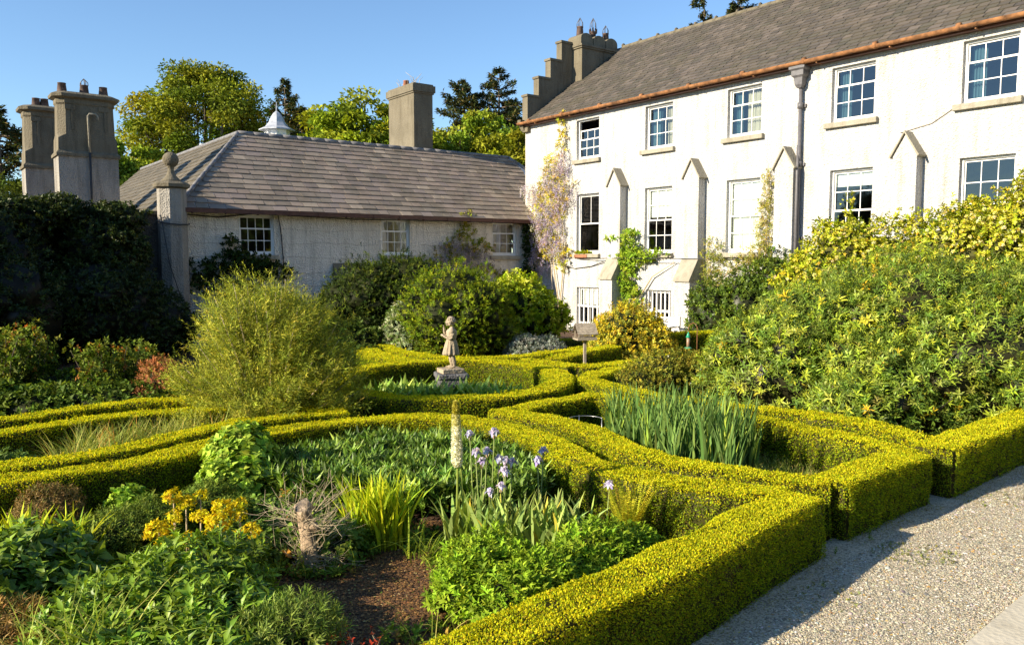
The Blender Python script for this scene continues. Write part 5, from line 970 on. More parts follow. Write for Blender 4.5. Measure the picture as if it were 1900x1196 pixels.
# head with face
hd = MB(); hx, hy, hz = -0.012, -0.005, B + 0.775
rings = []
for i in range(13):
    a = -math.pi / 2 + math.pi * i / 12; z = hz + 0.068 * math.sin(a); r = 0.060 * math.cos(a)
    rings.append([(hx + r * math.cos(t) * (1.0 if math.cos(t) > 0 else 0.98 - 0.08 * max(0, -math.sin(a))) - 0.006 * max(0, -math.sin(a)), hy + r * 0.86 * math.sin(t), z) for t in np.linspace(0, 2 * math.pi, 17)[:-1]])
hd.loft(rings, smooth=True)
def ball(m, c, r, s=(1, 1, 1), k=10):
    rr = [[(c[0] + r * s[0] * math.cos(a) * math.cos(t), c[1] + r * s[1] * math.cos(a) * math.sin(t), c[2] + r * s[2] * math.sin(a)) for t in np.linspace(0, 2 * math.pi, k + 1)[:-1]] for a in np.linspace(-1.45, 1.45, 7)]
    m.loft(rr, smooth=True)
hd.loft([[(hx - 0.055, hy + q, z) for q in (-w, w)] + [(hx - 0.055 - p, hy + w * .4, z), (hx - 0.055 - p, hy - w * .4, z)] for w, p, z in ((0.005, 0.004, hz + 0.018), (0.008, 0.014, hz - 0.010), (0.010, 0.016, hz - 0.016), (0.006, 0.002, hz - 0.021))], smooth=True)
for s_ in (-1, 1): ball(hd, (hx - 0.049, hy + s_ * 0.021, hz + 0.004), 0.0095, (0.8, 1, 0.6)); ball(hd, (hx - 0.050, hy + s_ * 0.021, hz + 0.017), 0.012, (0.6, 1.1, 0.35)); ball(hd, (hx - 0.042, hy + s_ * 0.026, hz - 0.022), 0.017, (0.8, 1, 0.8)); ball(hd, (hx + 0.005, hy + s_ * 0.053, hz - 0.002), 0.013, (0.7, 0.5, 1.2))
ball(hd, (hx - 0.054, hy, hz - 0.032), 0.011, (0.6, 1.1, 0.35)); ball(hd, (hx - 0.053, hy, hz - 0.038), 0.010, (0.6, 1.0, 0.35)); ball(hd, (hx - 0.045, hy, hz - 0.056), 0.013, (0.9, 1.1, 0.8))
h_o = hd.build('head', M_STATUE, st)
hr = MB(); r_ = random.Random(3)
for i in range(64):                                      # bobbed curls
    t = r_.uniform(-2.3, 2.3); e = r_.uniform(-0.85, 1.35); rad = 0.064
    if abs(t) > 1.75 and e < 0.55: continue
    ball(hr, (hx + 0.004 + rad * math.cos(e) * math.cos(t), hy + rad * 0.95 * math.cos(e) * math.sin(t), hz + 0.012 + rad * math.sin(e)), r_.uniform(0.014, 0.021), (1, 1, 1.2), 7)
hr.build('hair', M_STATUE, st)
# pleated dress with bodice and sleeves
dr = MB(); rings = []; K = 48
for z, rx, ry, ox, fold in ((0.655, 0.052, 0.070, 0.008, 0.0), (0.62, 0.076, 0.082, 0.008, 0.0), (0.56, 0.075, 0.078, 0.008, 0.001), (0.505, 0.068, 0.068, 0.006, 0.002), (0.485, 0.064, 0.064, 0.004, 0.001), (0.46, 0.072, 0.072, 0.003, 0.004), (0.40, 0.086, 0.084, 0.002, 0.007), (0.33, 0.098, 0.092, 0.000, 0.010), (0.26, 0.108, 0.098, -0.003, 0.013), (0.225, 0.113, 0.102, -0.005, 0.015), (0.222, 0.100, 0.090, -0.005, 0.013), (0.26, 0.085, 0.080, 0, 0.01)):
    rings.append([(ox + (rx + fold * math.sin(t * 11 + 0.8 * math.sin(3 * t))) * math.cos(t), (ry + fold * math.sin(t * 11 + 0.8 * math.sin(3 * t))) * math.sin(t), B + z) for t in np.linspace(0, 2 * math.pi, K + 1)[:-1]])
dr.loft(rings, smooth=True)
ball(dr, (0.024, -0.085, B + 0.625), 0.044, (0.95, 0.85, 1.15), 12); ball(dr, (-0.004, 0.08, B + 0.625), 0.043, (0.95, 0.85, 1.15), 12)
ball(dr, (0.03, -0.098, B + 0.565), 0.038, (0.95, 0.85, 1.1), 12)
dr.build('dress', M_STATUE, st)
st.scale = (1.18, 1.18, 1.0)

# ------------------------------------------------------------------ small garden furniture
bt = thing('bird_table', 'weathered wooden bird table with lattice-fronted box on a post', 'bird table', (1.44, 15.9, 0), math.radians(14))
mb = MB(); mb.box(-0.025, 0.025, -0.025, 0.025, 0, 0.86); mb.build('post', M_WOOD, bt)
mb = MB(); mb.box(-0.20, 0.20, -0.15, 0.15, 0.86, 0.885); mb.box(-0.20, 0.20, -0.16, -0.15, 0.86, 0.92); mb.box(-0.20, 0.20, 0.15, 0.16, 0.86, 0.92); mb.build('tray', M_WOOD, bt)
mb = MB()
for sx in (-0.17, 0.15): mb.box(sx, sx + 0.02, -0.13, -0.11, 0.885, 1.03); mb.box(sx, sx + 0.02, 0.11, 0.13, 0.885, 1.03)
mb.box(-0.17, 0.17, -0.135, -0.125, 0.90, 0.93)
for i in range(9): mb.box(-0.16 + i * 0.04, -0.153 + i * 0.04, -0.14, -0.134, 0.93, 0.99)
for i in range(3): mb.box(-0.17, 0.17, -0.143, -0.1405, 0.94 + i * 0.018, 0.945 + i * 0.018)
mb.build('lattice_box', M_WOOD, bt)
mb = MB()
for s_ in (-1, 1):
    for k in range(5):
        f0, f1 = k / 5, (k + 1.15) / 5; mb.add([(-0.21, s_ * 0.19 * (1 - f0), 0.98 + 0.20 * f0 + 0.010), (0.21, s_ * 0.19 * (1 - f0), 0.98 + 0.20 * f0 + 0.010), (0.21, s_ * 0.19 * (1 - f1), 0.98 + 0.20 * f1), (-0.21, s_ * 0.19 * (1 - f1), 0.98 + 0.20 * f1), (-0.21, s_ * 0.19 * (1 - f0), 0.970 + 0.20 * f0), (0.21, s_ * 0.19 * (1 - f0), 0.970 + 0.20 * f0)], [(0, 1, 2, 3), (4, 5, 1, 0)])
mb.build('roof', M_WOOD, bt)
def bench(label, x, y, rz, mat, w=1.2):
    b = thing('garden_bench', label, 'bench', (x, y, 0), rz); hw = w / 2
    for sx in (-hw, hw - 0.05):
        for yy, h in ((-0.22, 0.60), (0.20, 0.88)): m = MB(); m.box(sx, sx + 0.05, yy, yy + 0.05, 0, h); m.build('leg', mat, b)
        m = MB(); m.box(sx - 0.005, sx + 0.055, -0.25, 0.20, 0.60, 0.63); m.build('armrest', mat, b)
    m = MB()
    for i in range(5): m.box(-hw, hw, -0.24 + i * 0.09, -0.175 + i * 0.09, 0.42, 0.445)
    m.build('seat', mat, b); m = MB()
    for i in range(5): m.box(-hw + 0.05, hw - 0.05, 0.215, 0.235, 0.50 + i * 0.075, 0.55 + i * 0.075)
    m.build('backrest', mat, b)
p = HW(8.15, -1.7, 0); bench('white slatted garden bench against the house right of the golden bush', p[0], p[1], HZ + 0.1, M_PAINT, 1.15)
p = HW(1.0, -0.8, 0); bench('dark wooden garden bench in the shaded house corner behind the airy shrub', p[0], p[1], HZ, M_GUTTER, 1.0)
fd = thing('bird_feeder', 'green seed feeder hanging from a shepherd crook pole', 'bird feeder', (3.98, 17.3, 0)); mb = MB()
mb.tube([(0, 0, 0), (0, 0, 0.98), (-0.03, 0, 1.05), (-0.09, 0, 1.08), (-0.16, 0, 1.04), (-0.19, 0, 0.96), (-0.19, 0, 0.90)], 0.009, 6); mb.build('pole', M_RUST, fd)
mb = MB(); mb.lathe([(0.036, 0.56), (0.036, 0.76)], -0.19, 0, 12); mb.build('seed_tube', M_SEED, fd)
mb = MB(); mb.lathe([(0.045, 0.76), (0.055, 0.77), (0.02, 0.85), (0.008, 0.89)], -0.19, 0, 12); mb.build('lid', M_GREENPL, fd); mb = MB(); mb.lathe([(0.03, 0.50), (0.085, 0.53), (0.085, 0.545), (0.038, 0.56)], -0.19, 0, 14); mb.build('tray', M_GREENPL, fd)
def hoop(label, x, y, r, z, a0, a1, group='wire plant hoops in the shaded bed corner'):
    h = thing('plant_hoop', label, 'plant support', (x, y, 0), group=group); m = MB(); pts = [(r * math.cos(a), r * math.sin(a), z) for a in np.linspace(a0, a1, 20)]; m.tube(pts, 0.005, 5); m.build('hoop', M_WIRE, h)
    for a in (a0, (a0 + a1) / 2, a1): m = MB(); m.tube([(r * math.cos(a), r * math.sin(a), 0), (r * math.cos(a), r * math.sin(a), z + 0.01)], 0.005, 5); m.build('leg', M_WIRE, h)
hoop('left, lower wire plant hoop in the shaded corner behind the iris-leaf bed', 0.68, 10.05, 0.17, 0.33, 1.6, 5.0); hoop('right, wider wire plant hoop in the shaded corner behind the iris-leaf bed', 0.95, 10.25, 0.22, 0.40, 0.3, 3.5)

# ------------------------------------------------------------------ bed planting
STRAP = [(3, (0.11, 0.19, 0.045)), (2, (0.17, 0.26, 0.06)), (1.5, (0.05, 0.09, 0.02)), (1, (0.27, 0.36, 0.11))]
def inpts(poly): return lambda n: scatter(poly, n)
def dsc(x, y, rx, ry, z=0.0): return lambda n: disc(n, x, y, rx, ry, z)
# broad leafy carpet filling the bed inside the long curved hedge
root = thing('leafy_groundcover', 'dense dark green strap-leaved carpet filling the front bed below the curved hedge', 'ground cover', (-1.1, 8.6, 0)); root['kind'] = 'stuff'
nb = NB(); poly = [(-2.75, 8.1), (-2.35, 8.9), (-1.8, 9.35), (-1.1, 9.55), (-0.5, 9.4), (-0.05, 8.8), (0.22, 8.2), (0.35, 7.55), (0.1, 7.05), (-0.4, 7.25), (-1.0, 7.2), (-1.7, 7.45), (-2.2, 7.5)]
P = scatter(poly, 4000) - np.array([-1.1, 8.6, 0]); P[:, 2] = 0.12 + 0.20 * RNG.random(len(P)); P[:, 2] += 0.035 * Lump(4, 8, 5)(P)
sprigs(nb, P, np.array([0, 0, 1.0]) + rnd(len(P)) * 0.36 + np.array([-0.1, -0.1, 0]), 9, 0.06, 0.125, 0.025, STRAP, 0.5); nb.build('foliage', GLOSSY_LEAF, root)
nb = NB(); P = scatter(poly, 26) - np.array([-1.1, 8.6, -0.38]); rosettes(nb, P, 0.022, [(1, (0.75, 0.74, 0.6)), (1, (0.7, 0.62, 0.35))]); nb.build('flowers', PETAL, root)
# iris leaves: tall sheaf bed on the right
IRISL = [(3, (0.12, 0.20, 0.085)), (2, (0.17, 0.25, 0.10)), (1, (0.06, 0.11, 0.04)), (0.7, (0.26, 0.33, 0.08))]
def patches(cs, n): return np.concatenate([disc(int(n / len(cs)) + 1, x, y, 0.09, 0.09) for x, y in cs])
cs = [(x, y) for x, y in scatter([(1.15, 9.9), (1.5, 10.4), (2.4, 10.0), (2.8, 9.4), (2.75, 8.8), (2.25, 8.15), (1.8, 8.45), (1.4, 9.0)], 80)[:, :2]]
clump('iris_leaves', 'tall sheaf of upright blue-green iris leaves in the right-hand bed', 'plant', lambda n: patches(cs, n), 1150, 0.92, 0.030, 0.22, IRISL, (2.0, 9.4), taper=1.5)
clump('daylily_leaves', 'low arching leaf clump between the wire hoops and the tall iris leaves', 'plant', dsc(1.28, 9.7, 0.2, 0.18), 170, 0.36, 0.018, 0.55, [(2, (0.13, 0.20, 0.06)), (1, (0.2, 0.27, 0.1))], (1.28, 9.7))
GRASS = [(2, (0.22, 0.26, 0.07)), (2, (0.15, 0.19, 0.05)), (1, (0.36, 0.34, 0.15)), (0.5, (0.42, 0.32, 0.18))]
root = clump('wild_grass', 'wispy unmown grass in the bed behind the short gravel-side hedge', 'grass', inpts([(2.0, 8.4), (2.7, 7.5), (3.2, 7.75), (3.6, 8.1), (3.3, 8.9), (2.9, 9.5), (2.5, 9.3)]), 3600, 0.25, 0.006, 0.55, GRASS, (2.8, 8.4), seg=4); root['kind'] = 'stuff'
clump('straw_tuft', 'dead straw-coloured tuft at the point of the grassy bed', 'plant', dsc(2.58, 7.75, 0.14, 0.12), 260, 0.16, 0.006, 0.9, [(1, (0.42, 0.30, 0.18)), (1, (0.34, 0.26, 0.14))], (2.58, 7.75), seg=4)
# hosta-like leaves inside the ring
root = thing('lily_leaves', 'fleshy bright leaves ringing the statue plinth inside the round hedge', 'plant', (SX, 12.6, 0)); nb = NB(); P = np.concatenate([disc(300, SX - 0.72, 12.75, 0.62, 0.5), disc(170, SX + 0.62, 12.8, 0.5, 0.42), disc(60, SX, 12.9, 0.5, 0.3)]) - np.array([SX, 12.6, -0.02])
sprigs(nb, P, np.array([0, 0, 1.0]) + rnd(len(P)) * 0.15, 6, 0.10, 0.30, 0.060, [(2, (0.26, 0.38, 0.10)), (1, (0.38, 0.48, 0.16)), (1, (0.14, 0.24, 0.05))], 0.55); nb.build('foliage', GLOSSY_LEAF, root)
# mint-like bushes
MINT = [(3, (0.25, 0.36, 0.06)), (2, (0.33, 0.43, 0.08)), (1, (0.14, 0.22, 0.03))]
def leafy(name, label, parts, pal, n, k, L, W, seed, **kw): return bush(name, label, 'plant', parts, pal, n=n, k=k, stem=kw.pop('stem', 0.06), L=L, W=W, amp=kw.pop('amp', 0.2), f=kw.pop('f', 4), seed=seed, coref=kw.pop('coref', 0.72), gapt=0.85, **kw)
leafy('lemon_balm', 'fresh green lemon balm mound against the curved hedge', [((gx(452, 8.0), 8.0, 0.34), (0.30, 0.28, 0.38)), ((gx(440, 7.7), 7.65, 0.22), (0.33, 0.28, 0.28))], MINT, 800, 7, 0.060, 0.045, 71, spread=1.25)
leafy('lemon_balm', 'small sprig of lemon balm left of the yellow flowers', [((gx(243, 7.1), 7.1, 0.18), (0.16, 0.14, 0.2))], MINT, 220, 7, 0.045, 0.034, 72, spread=1.25)
FERNY = [(3, (0.12, 0.17, 0.035)), (2, (0.18, 0.22, 0.05)), (1, (0.08, 0.12, 0.03))]
leafy('low_shrub', 'fine-leaved low green mound left of the yellow flowers', [((gx(235, 6.6), 6.6, 0.14), (0.36, 0.3, 0.2)), ((gx(290, 6.8), 6.8, 0.18), (0.26, 0.24, 0.2))], FERNY, 1700, 8, 0.032, 0.008, 73)
leafy('low_shrub', 'feathery low green mound behind the yellow flowers', [((gx(390, 7.2), 7.2, 0.16), (0.34, 0.28, 0.22)), ((gx(455, 7.0), 7.0, 0.12), (0.25, 0.22, 0.18))], FERNY, 1700, 8, 0.034, 0.009, 74)
leafy('dry_shrub', 'brownish half-dead heathery mound at the foot of the hedge, far left', [((gx(95, 6.9), 6.9, 0.19), (0.26, 0.24, 0.27))], [(2, (0.20, 0.13, 0.08)), (1, (0.12, 0.11, 0.04)), (1, (0.28, 0.17, 0.10))], 1500, 7, 0.026, 0.007, 75)
leafy('geranium_plant', 'spreading green cranesbill foliage around the dead stump', [((gx(510, 6.55), 6.55, 0.08), (0.36, 0.30, 0.15)), ((gx(620, 6.5), 6.5, 0.08), (0.30, 0.3, 0.20)), ((gx(560, 7.0), 7.0, 0.12), (0.45, 0.3, 0.22)), ((gx(470, 6.9), 6.9, 0.1), (0.25, 0.25, 0.2))], [(3, (0.13, 0.20, 0.05)), (2, (0.09, 0.14, 0.035)), (1, (0.22, 0.28, 0.06)), (0.2, (0.4, 0.2, 0.05))], 1500, 6, 0.045, 0.034, 76, spread=1.35)
PHLOX = [(3, (0.16, 0.245, 0.035)), (2, (0.22, 0.31, 0.05)), (1, (0.09, 0.145, 0.02))]
leafy('leafy_perennial', 'large mass of lance-leaved green perennials at the bottom, left of the bare soil', [((gx(380, 5.55), 5.55, 0.16), (0.46, 0.42, 0.27)), ((gx(285, 5.1), 5.1, 0.14), (0.42, 0.4, 0.25)), ((gx(400, 4.9), 4.9, 0.12), (0.40, 0.4, 0.22)), ((gx(180, 5.0), 5.0, 0.1), (0.35, 0.4, 0.2)), ((gx(350, 4.4), 4.4, 0.06), (0.45, 0.4, 0.2)), ((gx(200, 4.5), 4.5, 0.06), (0.4, 0.4, 0.18))], PHLOX, 2500, 8, 0.075, 0.025, 77, knobs=3, mat=GLOSSY_LEAF, spread=1.1, stem=0.08)
leafy('leafy_perennial', 'glossy broad-leaved green clump at the left edge below the lime-green spears', [((gx(60, 5.7), 5.7, 0.16), (0.45, 0.45, 0.28)), ((gx(-10, 5.3), 5.3, 0.16), (0.45, 0.45, 0.26)), ((gx(120, 5.5), 5.4, 0.1), (0.35, 0.35, 0.2))], [(3, (0.11, 0.18, 0.03)), (2, (0.17, 0.25, 0.045)), (1, (0.06, 0.10, 0.02))], 1000, 7, 0.085, 0.045, 78, knobs=3, mat=GLOSSY_LEAF, spread=1.2)
leafy('leafy_perennial', 'bright green leafy mound beside the gravel hedge, below the irises', [((gx(905, 5.75), 5.70, 0.16), (0.34, 0.34, 0.28)), ((gx(985, 5.55), 5.55, 0.14), (0.30, 0.30, 0.24)), ((gx(945, 5.25), 5.3, 0.12), (0.26, 0.26, 0.22)), ((gx(870, 5.4), 5.45, 0.12), (0.24, 0.26, 0.22))], [(3, (0.21, 0.31, 0.03)), (2, (0.29, 0.38, 0.04)), (1, (0.12, 0.19, 0.02))], 2100, 8, 0.046, 0.016, 79, knobs=5, spread=1.0, stem=0.07, up=0.9)
leafy('leafy_perennial', 'smaller bright green mound tucked against the hedge right of the irises', [((gx(1110, 6.15), 6.15, 0.14), (0.30, 0.30, 0.24)), ((gx(1060, 5.75), 5.8, 0.12), (0.24, 0.24, 0.2)), ((gx(1170, 6.4), 6.4, 0.1), (0.2, 0.2, 0.16))], [(3, (0.20, 0.30, 0.03)), (2, (0.27, 0.36, 0.04)), (1, (0.12, 0.19, 0.02))], 1100, 8, 0.046, 0.016, 80, knobs=4, spread=1.0, stem=0.07, up=0.9)
leafy('rosemary_bush', 'narrow-leaved grey-green bush at the bottom edge left of the red twigs', [((gx(545, 4.75), 4.75, 0.12), (0.26, 0.22, 0.22)), ((gx(480, 4.6), 4.6, 0.08), (0.22, 0.22, 0.18))], [(2, (0.16, 0.22, 0.06)), (1, (0.26, 0.32, 0.12)), (1, (0.10, 0.14, 0.04))], 620, 12, 0.052, 0.007, 81, spread=0.8, stem=0.10, up=0.8)
leafy('rusty_sedge', 'rusty brown fine tuft in the bottom-left corner', [((gx(20, 4.9), 4.9, 0.10), (0.26, 0.22, 0.18))], [(2, (0.24, 0.13, 0.06)), (1, (0.34, 0.22, 0.12)), (1, (0.12, 0.12, 0.04))], 800, 8, 0.045, 0.006, 82)
# lime spear leaves and grasses
LIME = [(3, (0.45, 0.48, 0.03)), (2, (0.30, 0.38, 0.035)), (1, (0.58, 0.55, 0.06)), (0.6, (0.18, 0.26, 0.03))]
clump('lime_iris', 'fan of upright lime-yellow sword leaves right of the dead stump', 'plant', dsc(gx(700, 6.75), 6.75, 0.26, 0.15), 330, 0.62, 0.022, 0.32, LIME, (gx(700, 6.75), 6.75), taper=2.0)
clump('lime_iris', 'short lime-yellow sword leaves at the left edge', 'plant', dsc(gx(60, 6.2), 6.2, 0.5, 0.15), 200, 0.52, 0.026, 0.5, LIME, (gx(60, 6.2), 6.2), taper=2.0)
clump('strap_leaves', 'few arching green straps beside the bare soil', 'plant', dsc(gx(790, 6.5), 6.5, 0.22, 0.2), 34, 0.42, 0.012, 0.9, [(1, (0.28, 0.33, 0.05)), (1, (0.18, 0.24, 0.04))], (gx(790, 6.5), 6.5))
clump('tufted_grass', 'pale arching tufted grass in the left bed between the curved hedges', 'grass', lambda n: np.concatenate([disc(n // 4, gx(165, 8.6), 8.6, .35, .3), disc(n // 4, gx(205, 9.2), 9.2, .4, .3), disc(n // 4, gx(270, 9.3), 9.3, .4, .3), disc(n // 4, gx(350, 9.6), 9.6, .45, .3)]), 2000, 0.66, 0.011, 0.60, [(3, (0.30, 0.32, 0.11)), (2, (0.20, 0.25, 0.07)), (1, (0.42, 0.36, 0.16)), (0.5, (0.40, 0.20, 0.06))], (gx(230, 9.0), 9.0))
leafy('sage_plant', 'grey-green leafy plant at the left edge of the left bed', [((gx(20, 8.3), 8.2, 0.16), (0.3, 0.25, 0.25)), ((gx(65, 8.2), 8.2, 0.1), (0.3, 0.25, 0.18))], [(1, (0.16, 0.24, 0.09)), (1, (0.10, 0.16, 0.05))], 460, 7, 0.06, 0.022, 83)
clump('long_grass', 'long thin grass blades arching over the bottom-left corner', 'grass', lambda n: np.concatenate([disc(n // 2, gx(100, 4.4), 4.4, .25, .2), disc(n // 2, gx(200, 4.5), 4.5, .25, .2)]), 150, 0.66, 0.008, 0.75, [(2, (0.32, 0.38, 0.10)), (1, (0.38, 0.34, 0.14))], (gx(150, 4.3), 4.3), seg=6)
# foxtail lily
lx, ly = gx(848, 6.7, 0.9), 6.7
fl = thing('foxtail_lily', 'tall white foxtail lily spike with yellow-green tip', 'flower', (lx, ly, 0)); mb = MB(); mb.tube([(-0.01, 0, 0), (0.0, 0, 0.4), (0.005, 0, 0.72), (-0.005, 0, 1.0), (-0.01, 0, 1.25)], [0.011, 0.010, 0.010, 0.008, 0.003], 8); mb.tube([(0.06, 0.05, 0), (0.045, 0.03, 0.4), (0.03, 0.0, 0.72)], [0.009, 0.009, 0.006], 8)
M_GREENST = leafmat('green_stem', 0.1); mb.build('stem', M_GREENST, fl); fl.children[0].data.attributes['Col'].data.foreach_set('color', np.tile((0.24, 0.30, 0.05, 1), (len(fl.children[0].data.vertices), 1)).astype(np.float32).ravel())
n = 1500; t = RNG.random(n); z = 0.70 + 0.56 * t; rad = 0.062 * np.minimum(1, (t + 0.08) * 6) * np.clip(1.25 - t, 0, 1) ** 0.75 * np.where(t > .93, .6, 1); a = RNG.uniform(0, 6.28, n); R = np.stack([np.cos(a), np.sin(a), 0 * a], 1)
C = np.where((t < 0.62)[:, None], np.array([[0.90, 0.88, 0.76]]), np.where((t < 0.8)[:, None], np.array([[0.80, 0.77, 0.42]]), np.array([[0.55, 0.50, 0.08]]))) * (1 + 0.08 * rnd(n, 1))
nb = NB(); K_ = 14; zz_ = np.linspace(0, 1, 24); Vb = []
for q in zz_:
    r_b = 0.036 * min(1, (q + .06) * 6) * max(0.02, 1.12 - q) ** .75; Vb += [(-0.01 * q + r_b * math.cos(t_), r_b * math.sin(t_), 0.70 + 0.56 * q) for t_ in np.linspace(0, 6.283, K_ + 1)[:-1]]
Fb = np.array([(i * K_ + j, i * K_ + (j + 1) % K_, (i + 1) * K_ + (j + 1) % K_, (i + 1) * K_ + j) for i in range(23) for j in range(K_)]); Cb = np.repeat(np.array([(0.90, 0.88, 0.76) if q < .62 else (0.62, 0.60, 0.30) if q < .8 else (0.52, 0.50, 0.07) for q in zz_]), K_, 0); nb.add(np.array(Vb), Fb, Cb)
leaves(nb, R * (rad * 0.55)[:, None] + np.stack([-0.01 * t, 0 * t, z], 1), R + np.array([0, 0, 0.35]) + rnd(n) * 0.35, R * 0.8 + rnd(n) * 0.6 + np.array([0, 0, 0.4]), 0.022, 0.014, np.clip(C, 0, .9), rich=False); nb.build('flowers', PETAL, fl)
# bearded irises in bloom
IL = [(3, (0.26, 0.33, 0.16)), (2, (0.34, 0.41, 0.17)), (1, (0.17, 0.23, 0.09)), (0.4, (0.5, 0.42, 0.10))]
clump('iris_fans', 'grey-green sword-leaf fans at the base of the blooming irises', 'plant', lambda n: np.concatenate([disc(n // 3, gx(890, 6.7), 6.75, .30, .18), disc(n // 3, gx(960, 6.6), 6.6, .32, .18), disc(n // 3, gx(1035, 6.6), 6.6, .28, .18)]), 460, 0.50, 0.034, 0.34, IL, (gx(950, 6.65), 6.65), taper=2.2)
def iris(px_, y, z, label, n=1, s=1.0):
    x = gx(px_, y, z); r = thing('bearded_iris', label, 'flower', (x, y, 0), group='pale lilac bearded irises in bloom'); m = MB(); lean = random.uniform(-.04, .04)
    m.tube([(lean, 0.02, 0), (lean * 0.5, 0.01, z * 0.5), (0, 0, z - 0.03)], [0.007, 0.006, 0.005], 6); o = m.build('stem', M_GREENST, r); o.data.attributes['Col'].data.foreach_set('color', np.tile((0.26, 0.32, 0.10, 1), (len(o.data.vertices), 1)).astype(np.float32).ravel())
    nb = NB(); c = np.array([0, 0, z])
    for i in range(3):
        a = i * 2.094 + random.random(); R = np.array([math.cos(a), math.sin(a), 0]); rr = R[None] + rnd(5) * 0.25
        leaves(nb, np.tile(c, (5, 1)), rr + [0, 0, 0.30], np.tile((0, 0, 1.0), (5, 1)) + rnd(5) * 0.3, 0.060 * s, 0.046 * s, pick([(2, (0.74, 0.70, 0.84)), (1, (0.50, 0.44, 0.76))], 5, .05), curl=0.5)
        a += 1.05; R = np.array([math.cos(a), math.sin(a), 0]); leaves(nb, np.tile(c, (5, 1)) + R * 0.006, R[None] * 0.6 + rnd(5) * 0.2 + [0, 0, 1.0], np.tile(-R, (5, 1)) + rnd(5) * 0.2, 0.056 * s, 0.040 * s, pick([(1, (0.58, 0.52, 0.82)), (1, (0.72, 0.67, 0.86))], 5, .05), curl=-0.25)
    nb.build('petals', PETAL, r); b = NB(); leaves(b, np.array([[0, 0, z - 0.06]] * 6), rnd(6) * 0.15 + [0, 0, 1.0], rnd(6), 0.06, 0.02, pick([(1, (0.45, 0.38, 0.25))], 6)); b.build('bud_sheath', LEAF, r)
IR = [(894, 6.95, 0.70, 'small lilac iris half open between the foxtail lily and the central bunch'), (950, 6.95, 0.70, 'lilac iris at the right edge of the central bunch'), (872, 7.15, 0.905, 'highest pale lilac iris, leftmost, just right of the foxtail lily'), (917, 7.15, 0.92, 'single lilac iris rising highest in the middle of the group'), (883, 6.9, 0.80, 'lilac iris low beside the foxtail lily, second from left'), (903, 6.9, 0.81, 'fading lilac iris with drooping petals, third from left'), (925, 6.85, 0.755, 'full lilac iris in the central bunch, left of its pair'), (938, 6.85, 0.74, 'full lilac iris in the central bunch, right of its pair'),
      (935, 6.8, 0.66, 'lilac iris just below the central bunch'), (930, 6.7, 0.56, 'deeper violet iris low in the centre, right of the lowest one'), (910, 6.65, 0.52, 'lowest violet iris, nearest the sword leaves'), (998, 7.0, 0.70, 'lilac iris at the right, lower of the two beside the hedge'), (1008, 7.1, 0.77, 'lilac iris at the right, higher of the two beside the hedge'), (1131, 6.75, 0.56, 'lone lilac iris bloom against the hedge above the rusty fern')]
for px_, y_, z_, lb in IR: iris(px_, y_, z_ - 0.03, lb, s=random.uniform(0.85, 1.08))
# ferny orange-green clump
root = thing('rusty_fern', 'upright yellow-orange fern clump against the hedge', 'fern', (gx(1165, 6.75), 6.75, 0)); nb = NB()
for f in range(34):
    a = RNG.uniform(0, 6.28); H = RNG.uniform(0.34, 0.60); le = RNG.uniform(0.1, 0.42); m = 34; t = np.linspace(0.08, 1, m); d = np.array([math.cos(a), math.sin(a), 0]); s_ = np.array([-math.sin(a), math.cos(a), 0])
    C0_ = d * 0.05 + d[None] * (H * le * t ** 1.6)[:, None] + np.array([0, 0, 1.0]) * (H * t)[:, None]; pc = pick([(3, (0.52, 0.45, 0.05)), (2, (0.36, 0.38, 0.04)), (1, (0.5, 0.30, 0.04))], 1)
    for sg in (-1, 1): leaves(nb, C0_, s_[None] * sg + np.array([0, 0, 0.3]) + rnd(m) * 0.1, np.tile(d * -1 + [0, 0, 1.0], (m, 1)), 0.055 * (1.05 - t) ** 0.6 + 0.006, 0.012, np.repeat(pc, m, 0) * (1 + .15 * rnd(m, 1)), rich=False)
nb.build('fronds', LEAF, root)
# orange-yellow spurge heads
root = thing('golden_spurge', 'orange-yellow flower heads on bare stems, front left', 'flower', (gx(385, 6.3), 6.35, 0)); mb = MB(); nb = NB()
for px_, y, z, s_ in [(322, 6.5, .50, .085), (345, 6.5, .45, .085), (325, 6.4, .36, .07), (372, 6.4, .38, .075), (372, 6.6, .48, .06), (413, 6.4, .44, .10), (405, 6.3, .35, .11), (445, 6.45, .46, .06), (445, 6.4, .38, .055), (295, 6.25, .30, .13), (395, 6.2, .28, .10), (420, 6.2, .25, .10), (466, 6.25, .31, .08), (478, 6.2, .26, .055), (470, 6.1, .18, .05), (350, 6.2, .24, .08), (430, 6.1, .2, .06), (312, 6.2, .22, .1)]:
    x = gx(px_, y, z) - root.location[0]; yy = y - root.location[1]; mb.tube([(x * 0.95 + random.uniform(-.03, .03), yy, 0), (x, yy, z * 0.6), (x, yy, z - 0.01)], [0.008, 0.007, 0.005], 5)
    s_ *= 0.82; P, Nn = shell(int(70 * (s_ / .08) ** 2), (x, yy, z), (s_, s_ * .9, s_ * .75), Lump(3, 6, int(px_)), 0.25, -0.6, 0.5); sprigs(nb, P, Nn + [0, 0, 0.3], 5, 0.015, 0.026, 0.012, [(3, (0.60, 0.46, 0.02)), (2, (0.64, 0.53, 0.03)), (0.4, (0.45, 0.27, 0.02))], 1.2, rich=False)
mb.build('stem', M_TWIG, root); nb.build('flowers', PETAL, root)
